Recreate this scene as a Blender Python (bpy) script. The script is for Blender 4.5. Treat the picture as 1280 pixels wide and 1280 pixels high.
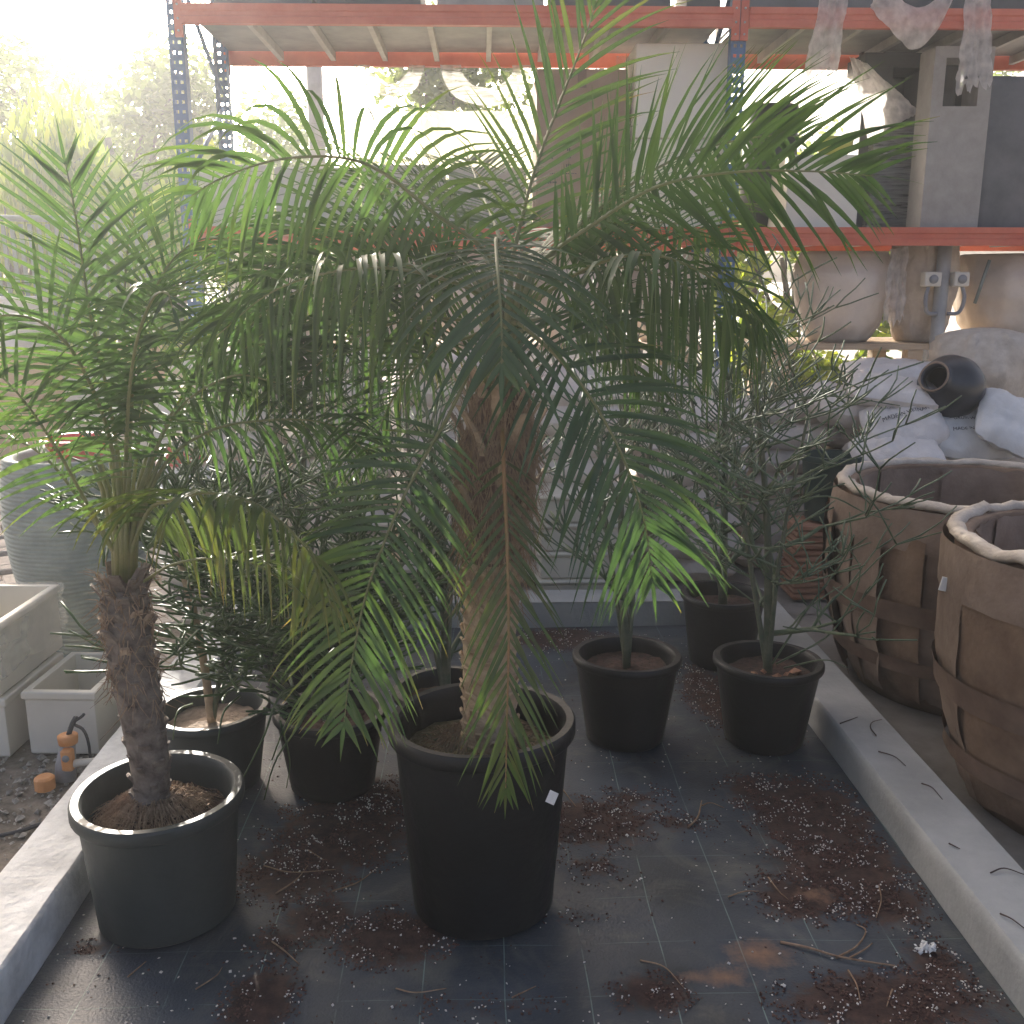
import bpy, math, random
from mathutils import Vector, Matrix, noise as mnoise
R = math.radians
scene = bpy.context.scene
for o in list(bpy.data.objects): bpy.data.objects.remove(o)

# ------------------------------------------------------------------ camera, sky, sun, exposure
CAM_H, FOC, PITCH, YAW = 1.5, 1240.0, math.atan(290/1240), R(1.6)
cam_d = bpy.data.cameras.new('camera'); cam = bpy.data.objects.new('camera', cam_d)
scene.collection.objects.link(cam); scene.camera = cam
cam.location = (0, 0, CAM_H); cam.rotation_euler = (R(90)-PITCH, 0, -YAW)
cam_d.sensor_width = 36; cam_d.lens = 36*FOC/1280; cam_d.clip_end = 900; cam_d.clip_start = .05
SUN_EL, SUN_AZ = R(19), R(-19)          # azimuth: from +Y, negative to the left
world = bpy.data.worlds.new('World'); scene.world = world; world.use_nodes = True
wn = world.node_tree; bg = wn.nodes['Background']
sky = wn.nodes.new('ShaderNodeTexSky'); sky.sky_type = 'NISHITA'; sky.sun_disc = False
sky.sun_elevation = SUN_EL; sky.sun_rotation = SUN_AZ; sky.dust_density = 8.0; sky.air_density = .35; sky.ozone_density = 0.
wn.links.new(sky.outputs[0], bg.inputs[0]); bg.inputs[1].default_value = .15
sl = bpy.data.lights.new('sun', 'SUN'); sl.energy = 4.0; sl.angle = R(.6); sl.color = (1, .94, .85)
sun = bpy.data.objects.new('sun', sl); scene.collection.objects.link(sun)
sd = Vector((math.sin(SUN_AZ)*math.cos(SUN_EL), math.cos(SUN_AZ)*math.cos(SUN_EL), math.sin(SUN_EL)))
sun.rotation_euler = sd.to_track_quat('Z', 'Y').to_euler(); sun.location = (-6, 12, 8)
vs = scene.view_settings; vs.view_transform = 'Standard'; vs.look = 'None'; vs.gamma = 1; vs.exposure = 1.75

# ------------------------------------------------------------------ helpers
def ray(px, py):
    r = (px-640)/FOC; u = (640-py)/FOC
    x = r; y = math.cos(PITCH)+u*math.sin(PITCH); z = -math.sin(PITCH)+u*math.cos(PITCH)
    return Vector((x*math.cos(YAW)+y*math.sin(YAW), -x*math.sin(YAW)+y*math.cos(YAW), z))
def P(px, py, Y):                        # a place seen at a pixel, Y metres in front
    d = ray(px, py); return Vector((0, 0, CAM_H))+d*(Y/d.y)
def G(px, py, z=0):                      # a place on level z
    d = ray(px, py); return Vector((0, 0, CAM_H))+d*((z-CAM_H)/d.z)
def nz(x, y=0, z=0): return mnoise.noise(Vector((x, y, z)))

class MB:
    def __init__(s): s.v = []; s.f = []; s.t = []; s.tint = 0.
    def add(s, vs_, fs, tints=None):
        n = len(s.v); s.v += [Vector(a) for a in vs_]; s.f += [tuple(i+n for i in f) for f in fs]
        s.t += tints if tints else [s.tint]*len(vs_)
    def box(s, c, size, rz=0, rx=0, ry=0, bev=0):
        M = Matrix.Rotation(rz, 3, 'Z') @ Matrix.Rotation(ry, 3, 'Y') @ Matrix.Rotation(rx, 3, 'X')
        a, b, d = [k/2 for k in size]; c = Vector(c)
        if not bev:
            vs_ = [c+M@Vector((x*a, y*b, z*d)) for z in (-1, 1) for x, y in ((-1, -1), (1, -1), (1, 1), (-1, 1))]
            s.add(vs_, [(3, 2, 1, 0), (4, 5, 6, 7), (0, 1, 5, 4), (1, 2, 6, 5), (2, 3, 7, 6), (3, 0, 4, 7)])
        else:
            e = bev; ring = [(-a+e, -b), (a-e, -b), (a, -b+e), (a, b-e), (a-e, b), (-a+e, b), (-a, b-e), (-a, -b+e)]
            sc = lambda k, z: [c+M@Vector((x*k[0], y*k[1], z)) for x, y in ring]
            k1 = ((a-e)/a, (b-e)/b)
            vs_ = sc(k1, -d)+sc((1, 1), -d+e)+sc((1, 1), d-e)+sc(k1, d)
            fs = [tuple(range(7, -1, -1)), tuple(range(24, 32))]
            for l in range(3):
                for i in range(8): j = (i+1) % 8; fs.append((l*8+i, l*8+j, l*8+8+j, l*8+8+i))
            s.add(vs_, fs)
    def lathe(s, prof, c, n=32, cap0=False, cap1=False, wob=None):
        c = Vector(c); vs_ = []; fs = []
        for k, (r, z) in enumerate(prof):
            for i in range(n):
                a = 2*math.pi*i/n; rr = r+(wob(a, z, k) if wob else 0)
                vs_.append(c+Vector((rr*math.cos(a), rr*math.sin(a), z)))
        for k in range(len(prof)-1):
            for i in range(n): j = (i+1) % n; fs.append((k*n+i, k*n+j, k*n+n+j, k*n+n+i))
        if cap0: fs.append(tuple(range(n-1, -1, -1)))
        if cap1: fs.append(tuple(range((len(prof)-1)*n, len(prof)*n)))
        s.add(vs_, fs)
    def tube(s, pts, rad, n=6, cap=True, tints=None):
        pts = [Vector(p) for p in pts]; vs_ = []; fs = []; m = len(pts); tt = []
        ref = None
        for k, p in enumerate(pts):
            T = (pts[min(k+1, m-1)]-pts[max(k-1, 0)])
            T = T.normalized() if T.length > 1e-9 else Vector((0, 0, 1))
            if ref is None: ref = T.orthogonal().normalized()
            U = (ref-T*ref.dot(T)); U = U.normalized() if U.length > 1e-6 else T.orthogonal().normalized()
            ref = U; V = T.cross(U)
            r = rad[k] if isinstance(rad, (list, tuple)) else rad
            for i in range(n):
                a = 2*math.pi*i/n; vs_.append(p+U*(r*math.cos(a))+V*(r*math.sin(a)))
                tt.append(tints[k] if tints else s.tint)
        for k in range(m-1):
            for i in range(n): j = (i+1) % n; fs.append((k*n+i, k*n+j, k*n+n+j, k*n+n+i))
        if cap: fs.append(tuple(range(n-1, -1, -1))); fs.append(tuple(range((m-1)*n, m*n)))
        s.add(vs_, fs, tt)
    def grid(s, fn, nu, nv, thick=0):
        vs_ = [fn(i/nu, j/nv) for j in range(nv+1) for i in range(nu+1)]
        fs = [(j*(nu+1)+i, j*(nu+1)+i+1, (j+1)*(nu+1)+i+1, (j+1)*(nu+1)+i) for j in range(nv) for i in range(nu)]
        s.add(vs_, fs)
    def build(s, name, mat, parent=None, loc=None, smooth=True, tint=False):
        root = parent
        while root is not None and root.parent is not None: root = root.parent
        off = Vector(root.location) if root is not None else Vector(loc if loc is not None else (0, 0, 0))
        me = bpy.data.meshes.new(name); me.from_pydata([v-off for v in s.v], [], s.f)
        if smooth: me.polygons.foreach_set('use_smooth', [True]*len(me.polygons))
        if tint:
            at = me.attributes.new('tint', 'FLOAT', 'POINT'); at.data.foreach_set('value', s.t)
        me.materials.append(mat); me.update()
        o = bpy.data.objects.new(name, me); scene.collection.objects.link(o)
        if parent is not None: o.parent = parent
        else: o.location = off
        return o
def auto(o, ang=35):                      # smooth but keep hard edges
    me = o.data; me.polygons.foreach_set('use_smooth', [True]*len(me.polygons))
    try: me.set_sharp_from_angle(angle=R(ang))
    except Exception: pass
    return o
def tag(o, label=None, cat=None, group=None, kind=None):
    if label: o['label'] = label
    if cat: o['category'] = cat
    if group: o['group'] = group
    if kind: o['kind'] = kind
    return o
def empty(name, loc, label, cat, group=None):
    o = bpy.data.objects.new(name, None); scene.collection.objects.link(o); o.location = loc
    o.empty_display_size = .1
    return tag(o, label, cat, group)
def copy_tree(o, parent=None):
    c = o.copy(); scene.collection.objects.link(c); c.parent = parent
    for ch in list(o.children): copy_tree(ch, c)
    return c
def crom(pts, n):
    pts = [Vector(p) for p in pts]; q = [pts[0]*2-pts[1]]+pts+[pts[-1]*2-pts[-2]]; out = []
    m = len(pts)-1
    for k in range(n+1):
        t = k/n*m; i = min(int(t), m-1); f = t-i; a, b, c, d = q[i:i+4]
        out.append(.5*((2*b)+(c-a)*f+(2*a-5*b+4*c-d)*f*f+(3*b-a-3*c+d)*f**3))
    return out

# ------------------------------------------------------------------ materials
def mat(name, c1, c2=None, rough=.7, scale=8., bump=0., bscale=None, metal=0., detail=6, trans=0., stretch=None, spec=.5, c3=None, lo=.35, hi=.65):
    m = bpy.data.materials.new(name); m.use_nodes = True; t = m.node_tree; n = t.nodes; L = t.links
    b = n['Principled BSDF']; b.inputs['Roughness'].default_value = rough; b.inputs['Metallic'].default_value = metal
    b.inputs['Specular IOR Level'].default_value = spec
    tc = n.new('ShaderNodeTexCoord'); mp = n.new('ShaderNodeMapping'); L.new(tc.outputs['Object'], mp.inputs[0])
    if stretch: mp.inputs['Scale'].default_value = stretch
    col = None
    if c2:
        nt = n.new('ShaderNodeTexNoise'); nt.inputs['Scale'].default_value = scale; nt.inputs['Detail'].default_value = detail
        nt.inputs['Roughness'].default_value = .62
        L.new(mp.outputs[0], nt.inputs['Vector'])
        cr = n.new('ShaderNodeValToRGB'); e = cr.color_ramp.elements
        e[0].position = lo; e[0].color = (*c1, 1); e[1].position = hi; e[1].color = (*c2, 1)
        if c3: k = cr.color_ramp.elements.new(min(.98, hi+.15)); k.color = (*c3, 1)
        L.new(nt.outputs['Fac'], cr.inputs[0]); L.new(cr.outputs[0], b.inputs['Base Color']); col = cr.outputs[0]
    else: b.inputs['Base Color'].default_value = (*c1, 1)
    if bump:
        nb = n.new('ShaderNodeTexNoise'); nb.inputs['Scale'].default_value = bscale or scale*4; nb.inputs['Detail'].default_value = 5
        L.new(mp.outputs[0], nb.inputs['Vector'])
        bp = n.new('ShaderNodeBump'); bp.inputs['Strength'].default_value = bump; bp.inputs['Distance'].default_value = .01
        L.new(nb.outputs['Fac'], bp.inputs['Height']); L.new(bp.outputs[0], b.inputs['Normal'])
    if trans:
        tr = n.new('ShaderNodeBsdfTranslucent'); mx = n.new('ShaderNodeMixShader'); mx.inputs[0].default_value = trans
        if col: L.new(col, tr.inputs[0])
        else: tr.inputs[0].default_value = (*c1, 1)
        L.new(b.outputs[0], mx.inputs[1]); L.new(tr.outputs[0], mx.inputs[2]); L.new(mx.outputs[0], n['Material Output'].inputs[0])
    return m
def leafmat(name, stops, trans=.35, rough=.45, tcol=1.6):
    m = bpy.data.materials.new(name); m.use_nodes = True; t = m.node_tree; n = t.nodes; L = t.links
    b = n['Principled BSDF']; b.inputs['Roughness'].default_value = rough; b.inputs['Specular IOR Level'].default_value = .45
    at = n.new('ShaderNodeAttribute'); at.attribute_name = 'tint'
    cr = n.new('ShaderNodeValToRGB'); e = cr.color_ramp.elements
    e[0].position = stops[0][0]; e[0].color = (*stops[0][1], 1); e[1].position = stops[-1][0]; e[1].color = (*stops[-1][1], 1)
    for p_, c in stops[1:-1]: k = e.new(p_); k.color = (*c, 1)
    L.new(at.outputs['Fac'], cr.inputs[0]); L.new(cr.outputs[0], b.inputs['Base Color'])
    hs = n.new('ShaderNodeMix'); hs.data_type = 'RGBA'; hs.blend_type = 'MULTIPLY'; hs.inputs[0].default_value = 1
    hs.inputs[7].default_value = (tcol*1.1, tcol*1.15, tcol*.55, 1)
    L.new(cr.outputs[0], hs.inputs[6])
    tr = n.new('ShaderNodeBsdfTranslucent'); L.new(hs.outputs[2], tr.inputs[0])
    mx = n.new('ShaderNodeMixShader'); mx.inputs[0].default_value = trans
    L.new(b.outputs[0], mx.inputs[1]); L.new(tr.outputs[0], mx.inputs[2]); L.new(mx.outputs[0], n['Material Output'].inputs[0])
    return m
def plasticmat(name, col, alpha=.5, rough=.25, scale=30, trans=.5, stretch=(1, 1, 1)):
    m = bpy.data.materials.new(name); m.use_nodes = True; t = m.node_tree; n = t.nodes; L = t.links
    b = n['Principled BSDF']; b.inputs['Base Color'].default_value = (*col, 1); b.inputs['Roughness'].default_value = rough
    tr = n.new('ShaderNodeBsdfTranslucent'); tr.inputs[0].default_value = (*col, 1)
    m1 = n.new('ShaderNodeMixShader'); m1.inputs[0].default_value = trans; L.new(b.outputs[0], m1.inputs[1]); L.new(tr.outputs[0], m1.inputs[2])
    tp = n.new('ShaderNodeBsdfTransparent'); m2 = n.new('ShaderNodeMixShader')
    tc = n.new('ShaderNodeTexCoord'); nt = n.new('ShaderNodeTexNoise'); nt.inputs['Scale'].default_value = scale; nt.inputs['Detail'].default_value = 5
    mp = n.new('ShaderNodeMapping'); mp.inputs['Scale'].default_value = stretch; L.new(tc.outputs['Object'], mp.inputs[0]); L.new(mp.outputs[0], nt.inputs['Vector'])
    mr = n.new('ShaderNodeMapRange'); mr.inputs[1].default_value = .3; mr.inputs[2].default_value = .7
    mr.inputs[3].default_value = max(0, alpha-.25); mr.inputs[4].default_value = min(1, alpha+.25)
    L.new(nt.outputs['Fac'], mr.inputs[0]); L.new(mr.outputs[0], m2.inputs[0])
    L.new(tp.outputs[0], m2.inputs[1]); L.new(m1.outputs[0], m2.inputs[2]); L.new(m2.outputs[0], n['Material Output'].inputs[0])
    bp = n.new('ShaderNodeBump'); bp.inputs['Strength'].default_value = .5; bp.inputs['Distance'].default_value = .01
    L.new(nt.outputs['Fac'], bp.inputs['Height']); L.new(bp.outputs[0], b.inputs['Normal'])
    return m
M = {}
M['leaf'] = leafmat('palm_leaf', [(0, (.03, .062, .03)), (.45, (.05, .095, .038)), (.75, (.085, .135, .042)), (.92, (.16, .18, .05)), (1, (.3, .2, .08))], .3)
M['leaf_yellow'] = leafmat('palm_leaf_yellowing', [(0, (.055, .1, .035)), (.5, (.085, .125, .035)), (.8, (.16, .16, .04)), (1, (.32, .2, .06))], .3, tcol=1.2)
M['leaf_old'] = leafmat('palm_leaf_old', [(0, (.06, .07, .025)), (.4, (.07, .09, .03)), (.7, (.055, .095, .025)), (.9, (.06, .105, .03)), (1, (.22, .14, .07))], .3)
M['rachis'] = mat('frond_stalk', (.12, .15, .05), (.2, .19, .08), .5, 20)
M['rachis_brown'] = mat('frond_stalk_brown', (.3, .15, .06), (.22, .16, .06), .6, 20)
M['cactus'] = mat('pencil_stem', (.06, .095, .05), (.125, .165, .085), .5, 14)
M['cactus_stem'] = mat('pencil_trunk', (.06, .085, .045), (.12, .12, .075), .65, 25, .3)
M['cactus_dark'] = mat('leafy_stem', (.035, .075, .03), (.085, .14, .04), .45, 14)
M['bark'] = mat('palm_bark', (.085, .066, .052), (.22, .18, .145), .9, 30, .8, 60)
M['bark_tan'] = mat('palm_bark_pale', (.3, .21, .13), (.46, .35, .23), .9, 25, .8, 70)
M['fibre'] = mat('palm_fibre', (.09, .05, .035), (.23, .15, .1), .95, 40)
M['stub'] = mat('cut_stub', (.28, .2, .13), (.45, .34, .23), .85, 40)
M['root'] = mat('dry_root', (.2, .13, .08), (.36, .26, .17), .95, 60)
M['pot_black'] = mat('pot_plastic_black', (.006, .007, .007), (.012, .013, .014), .45, 5, .15, 40, spec=.35)
M['pot_green'] = mat('pot_plastic_green_grey', (.028, .036, .033), (.042, .05, .046), .55, 5, .15, 40)
M['soil'] = mat('potting_soil', (.03, .016, .012), (.09, .05, .035), .95, 40, 1, 90)
M['soil_pale'] = mat('pale_dry_soil', (.2, .15, .11), (.36, .28, .21), .95, 25, .8, 90)
M['moss'] = mat('mossy_soil', (.06, .06, .025), (.16, .12, .06), .95, 30, 1, 90)
M['chip'] = mat('bark_chip', (.05, .025, .02), (.14, .075, .055), .95, 60)
M['perlite'] = mat('perlite', (.55, .5, .44), (.75, .72, .66), .9, 60)
M['kerb'] = mat('painted_kerb', (.33, .335, .32), (.43, .435, .415), .75, 5, .3, 60, c3=(.48, .485, .465))
M['kerb_old'] = mat('worn_kerb', (.5, .5, .48), (.74, .74, .71), .85, 9, .6, 50, c3=(.74, .74, .71))
M['concrete'] = mat('concrete_floor', (.2, .18, .155), (.34, .31, .27), .85, 3, .3, 40)
M['yard'] = mat('yard_ground', (.25, .22, .19), (.4, .36, .31), .9, 2, .3, 40)
M['gravel_ground'] = mat('dirt_ground', (.1, .085, .065), (.24, .2, .155), .95, 14, .8, 60)
M['stone'] = mat('gravel_stone', (.16, .145, .12), (.42, .39, .34), .9, 40)
M['brick'] = mat('paver', (.34, .3, .26), (.5, .45, .39), .9, 12, .4, 80)
M['orange'] = mat('orange_steel', (.5, .105, .055), (.6, .16, .09), .5, 6, .05, c3=(.42, .1, .06))
M['blue'] = mat('blue_steel', (.03, .09, .2), (.05, .13, .26), .5, 8)
M['deck'] = mat('steel_deck', (.2, .2, .19), (.32, .31, .29), .5, 5, .1, metal=.2)
M['grey_steel'] = mat('grey_steel', (.36, .345, .31), (.46, .44, .4), .5, 10)
M['carton'] = mat('brown_carton', (.29, .2, .13), (.34, .245, .165), .85, 4, .1, 60)
M['ink'] = mat('dark_print', (.05, .045, .045), rough=.8)
M['cream_box'] = mat('cream_board', (.72, .67, .55), (.77, .72, .6), .75, 3)
M['cream'] = mat('cream_plastic', (.58, .54, .45), (.66, .62, .53), .5, 3, .05)
M['sack'] = mat('white_sack', (.64, .58, .52), (.77, .71, .65), .75, 8, .35, 120)
M['sack_pink'] = mat('dusty_sack', (.62, .54, .46), (.76, .68, .59), .8, 6, .4, 100)
M['sack_grey'] = mat('grey_white_sack', (.6, .58, .54), (.74, .72, .68), .7, 6, .3, 120)
M['wrapcard'] = mat('wrapping_card', (.2, .14, .1), (.32, .235, .175), .9, 5, .3, 50, c3=(.37, .28, .21))
M['wrapcard_dark'] = mat('wrapping_card_dark', (.17, .105, .065), (.27, .18, .115), .9, 6, .3, 50)  # darker card tone for the shell and some strips
M['tape'] = mat('brown_tape', (.15, .095, .065), (.22, .145, .1), .55, 8, .2)
M['foam'] = mat('foam_wrap', (.5, .42, .33), (.62, .54, .44), .8, 14, .5, 60)
M['wrapfilm'] = mat('cream_wrap_film', (.56, .49, .42), (.68, .61, .53), .32, 5, .6, 18)
M['greyboard'] = mat('grey_board', (.5, .49, .42), (.6, .58, .5), .6, 3)
M['greypanel'] = mat('grey_panel', (.29, .27, .235), (.36, .335, .295), .7, 10, .1, 80)
M['darkpanel'] = mat('dark_panel', (.04, .045, .045), (.065, .07, .07), .6, 4, .1)
M['slate'] = mat('slate_planter', (.09, .095, .095), (.14, .14, .14), .6, 6, .1)
M['film'] = plasticmat('clear_film', (.85, .84, .8), .16, .06, 5)
M['film_dense'] = plasticmat('milky_film', (.82, .78, .73), .75, .35, 18, .6)
M['film_wrap'] = plasticmat('stretch_film', (.62, .62, .58), .5, .2, 9, .5, (1, 1, 12))
M['sheet'] = plasticmat('plastic_sheet', (.6, .58, .42), .62, .5, 3, .7)
M['rib'] = mat('ribbed_stoneware', (.2, .24, .22), (.3, .34, .31), .7, 7, .2)
M['red'] = mat('red_plastic', (.45, .03, .04), (.55, .06, .06), .4, 6)
M['jar'] = mat('black_glaze', (.02, .022, .026), (.035, .038, .042), .3, 5)
M['wood_or'] = mat('terracotta_slat', (.32, .15, .085), (.45, .24, .15), .8, 20, .2, stretch=(.3, 3, 3))
M['wood'] = mat('pale_timber', (.36, .27, .18), (.5, .4, .28), .85, 12, .2, stretch=(.3, 3, 3))
M['tan'] = mat('tan_planter', (.5, .34, .2), (.6, .42, .26), .8, 3)
M['white'] = mat('white_paint', (.72, .7, .66), (.8, .78, .75), .6, 3)
M['nozzle_orange'] = mat('orange_plastic', (.6, .25, .08), (.68, .32, .12), .5, 10)
M['nozzle_grey'] = mat('grey_plastic', (.22, .22, .23), (.3, .3, .3), .5, 10)
M['cable'] = mat('black_cable', (.025, .025, .028), (.04, .04, .045), .6, 20)
M['twig'] = mat('dry_twig', (.2, .12, .07), (.36, .25, .16), .9, 40)
M['twig_dark'] = mat('dark_twig', (.05, .035, .03), (.1, .07, .055), .9, 40)
M['paper'] = mat('white_paper', (.75, .74, .7), (.82, .81, .78), .8, 20)
M['tree_leaf'] = leafmat('tree_leaf', [(0, (.09, .12, .05)), (.5, (.14, .18, .07)), (1, (.2, .24, .1))], .45)
M['tree_yellow'] = leafmat('yellow_tree_leaf', [(0, (.1, .15, .02)), (.5, (.22, .27, .035)), (1, (.35, .36, .06))], .45)
M['tree_bark'] = mat('tree_bark', (.1, .08, .06), (.2, .165, .13), .9, 12, .6)
M['fence'] = mat('grey_green_fence', (.16, .19, .17), (.24, .27, .24), .6, 4)
M['house'] = mat('render_wall', (.5, .42, .3), (.56, .48, .36), .9, 2, .1)
M['dark_green'] = mat('dark_green_plastic', (.015, .035, .025), (.025, .05, .038), .45, 6)
M['yellow'] = mat('yellow_glaze', (.5, .5, .08), (.58, .56, .14), .35, 6)

# weed mat: woven ground cover with printed lines, dirt and sand by vertex attribute
def matmat():
    m = bpy.data.materials.new('weed_mat'); m.use_nodes = True; t = m.node_tree; n = t.nodes; L = t.links
    b = n['Principled BSDF']
    tc = n.new('ShaderNodeTexCoord'); sp = n.new('ShaderNodeSeparateXYZ'); L.new(tc.outputs['Object'], sp.inputs[0])
    def math_(op, a, bb=None, v=None):
        k = n.new('ShaderNodeMath'); k.operation = op
        if isinstance(a, (int, float)): k.inputs[0].default_value = a
        else: L.new(a, k.inputs[0])
        if bb is not None:
            if isinstance(bb, (int, float)): k.inputs[1].default_value = bb
            else: L.new(bb, k.inputs[1])
        return k.outputs[0]
    wob = n.new('ShaderNodeTexNoise'); wob.inputs['Scale'].default_value = 1.3; L.new(tc.outputs['Object'], wob.inputs['Vector'])
    wx = math_('MULTIPLY', math_('SUBTRACT', wob.outputs['Fac'], .5), .035)
    def line(ax, off, period, hw):
        u = math_('ADD', math_('ADD', sp.outputs[ax], -off+period*40), wx)
        f = math_('FRACT', math_('DIVIDE', u, period)); d = math_('ABSOLUTE', math_('SUBTRACT', f, .5))
        return math_('GREATER_THAN', d, .5-hw/period)
    lx = line('X', .397, .18, .0014); ly = line('Y', 2.0, .175, .0009)
    brk = n.new('ShaderNodeTexNoise'); brk.inputs['Scale'].default_value = 7; brk.inputs['Detail'].default_value = 6; L.new(tc.outputs['Object'], brk.inputs['Vector'])
    bm = n.new('ShaderNodeMapRange'); bm.inputs[1].default_value = .38; bm.inputs[2].default_value = .6; L.new(brk.outputs['Fac'], bm.inputs[0])
    ln = math_('MULTIPLY', math_('MAXIMUM', lx, math_('MULTIPLY', ly, .6)), bm.outputs[0])
    nt = n.new('ShaderNodeTexNoise'); nt.inputs['Scale'].default_value = 3.5; nt.inputs['Detail'].default_value = 9; nt.inputs['Roughness'].default_value = .65; L.new(tc.outputs['Object'], nt.inputs['Vector'])
    cr = n.new('ShaderNodeValToRGB'); e = cr.color_ramp.elements
    e[0].position = .35; e[0].color = (.024, .031, .036, 1); e[1].position = .7; e[1].color = (.105, .105, .092, 1)
    k = e.new(.52); k.color = (.036, .047, .06, 1); L.new(nt.outputs['Fac'], cr.inputs[0])
    def mix(f, a, bcol):
        x = n.new('ShaderNodeMix'); x.data_type = 'RGBA'
        if isinstance(f, float): x.inputs[0].default_value = f
        else: L.new(f, x.inputs[0])
        L.new(a, x.inputs[6])
        if isinstance(bcol, tuple): x.inputs[7].default_value = (*bcol, 1)
        else: L.new(bcol, x.inputs[7])
        return x.outputs[2]
    c = mix(math_('MULTIPLY', ln, .8), cr.outputs[0], (.14, .21, .19))
    sm = n.new('ShaderNodeTexNoise'); sm.inputs['Scale'].default_value = 5.5; sm.inputs['Detail'].default_value = 10; sm.inputs['Roughness'].default_value = .7; sm.inputs['Distortion'].default_value = 1.2; L.new(tc.outputs['Object'], sm.inputs['Vector'])
    smr = n.new('ShaderNodeMapRange'); smr.inputs[1].default_value = .5; smr.inputs[2].default_value = .8; smr.inputs[4].default_value = .85; L.new(sm.outputs['Fac'], smr.inputs[0])
    c = mix(smr.outputs[0], c, (.15, .145, .12))
    bl = n.new('ShaderNodeTexNoise'); bl.inputs['Scale'].default_value = 2.1; bl.inputs['Detail'].default_value = 3; L.new(tc.outputs['Object'], bl.inputs['Vector'])
    blr = n.new('ShaderNodeMapRange'); blr.inputs[1].default_value = .45; blr.inputs[2].default_value = .7; blr.inputs[4].default_value = .8; L.new(bl.outputs['Fac'], blr.inputs[0])
    c = mix(blr.outputs[0], c, (.05, .068, .092))
    c = mix(math_('MULTIPLY', ln, .75), c, (.17, .25, .23))
    # dirt
    ad = n.new('ShaderNodeAttribute'); ad.attribute_name = 'dirt'; asd = n.new('ShaderNodeAttribute'); asd.attribute_name = 'sand'
    n2 = n.new('ShaderNodeTexNoise'); n2.inputs['Scale'].default_value = 28; n2.inputs['Detail'].default_value = 8; n2.inputs['Roughness'].default_value = .7; L.new(tc.outputs['Object'], n2.inputs['Vector'])
    def thr(a, lo, hi):
        s_ = math_('ADD', a, math_('MULTIPLY', math_('SUBTRACT', n2.outputs['Fac'], .5), 1.1))
        q = n.new('ShaderNodeMapRange'); q.inputs[1].default_value = lo; q.inputs[2].default_value = hi; L.new(s_, q.inputs[0]); return q.outputs[0]
    dr = n.new('ShaderNodeValToRGB'); e = dr.color_ramp.elements; e[0].position = .4; e[0].color = (.028, .014, .011, 1); e[1].position = .65; e[1].color = (.075, .04, .03, 1)
    L.new(n2.outputs['Fac'], dr.inputs[0])
    c = mix(thr(ad.outputs['Fac'], .34, .6), c, dr.outputs[0])
    c = mix(thr(math_('MULTIPLY', asd.outputs['Fac'], .85), .3, 1.05), c, (.3, .17, .1))
    L.new(c, b.inputs['Base Color'])
    rr = n.new('ShaderNodeMapRange'); rr.inputs[1].default_value = 0; rr.inputs[2].default_value = .8; rr.inputs[3].default_value = .48; rr.inputs[4].default_value = .95
    L.new(math_('MAXIMUM', ad.outputs['Fac'], asd.outputs['Fac']), rr.inputs[0]); L.new(rr.outputs[0], b.inputs['Roughness'])
    wv = n.new('ShaderNodeTexNoise'); wv.inputs['Scale'].default_value = 160; L.new(tc.outputs['Object'], wv.inputs['Vector'])
    bp = n.new('ShaderNodeBump'); bp.inputs['Strength'].default_value = .35; bp.inputs['Distance'].default_value = .004
    L.new(wv.outputs['Fac'], bp.inputs['Height']); L.new(bp.outputs[0], b.inputs['Normal'])
    return m
M['mat'] = matmat()

# ------------------------------------------------------------------ the setting
XL0, XL1, XR0, XR1, YB0, YB1, KH = -1.17, -1.0, 1.115, 1.295, 4.15, 4.33, .12
def sheet(name, x0, x1, y0, y1, z, m):
    b = MB(); b.add([(x0, y0, z), (x1, y0, z), (x1, y1, z), (x0, y1, z)], [(0, 1, 2, 3)])
    return tag(b.build(name, m, smooth=False), kind='structure')
sheet('ground', -400, 400, -100, 800, -.03, M['yard'])
sheet('yard_path', -30, XL0, 3.36, 40, -.004, M['yard'])
sheet('gravel_strip', -8, XL0, -2, 3.36, -.008, M['gravel_ground'])
sheet('concrete_floor', XL0, 12, YB1, 9, -.008, M['concrete'])
sheet('concrete_apron', XR1, 12, -2, YB1, -.012, M['concrete'])
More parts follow.
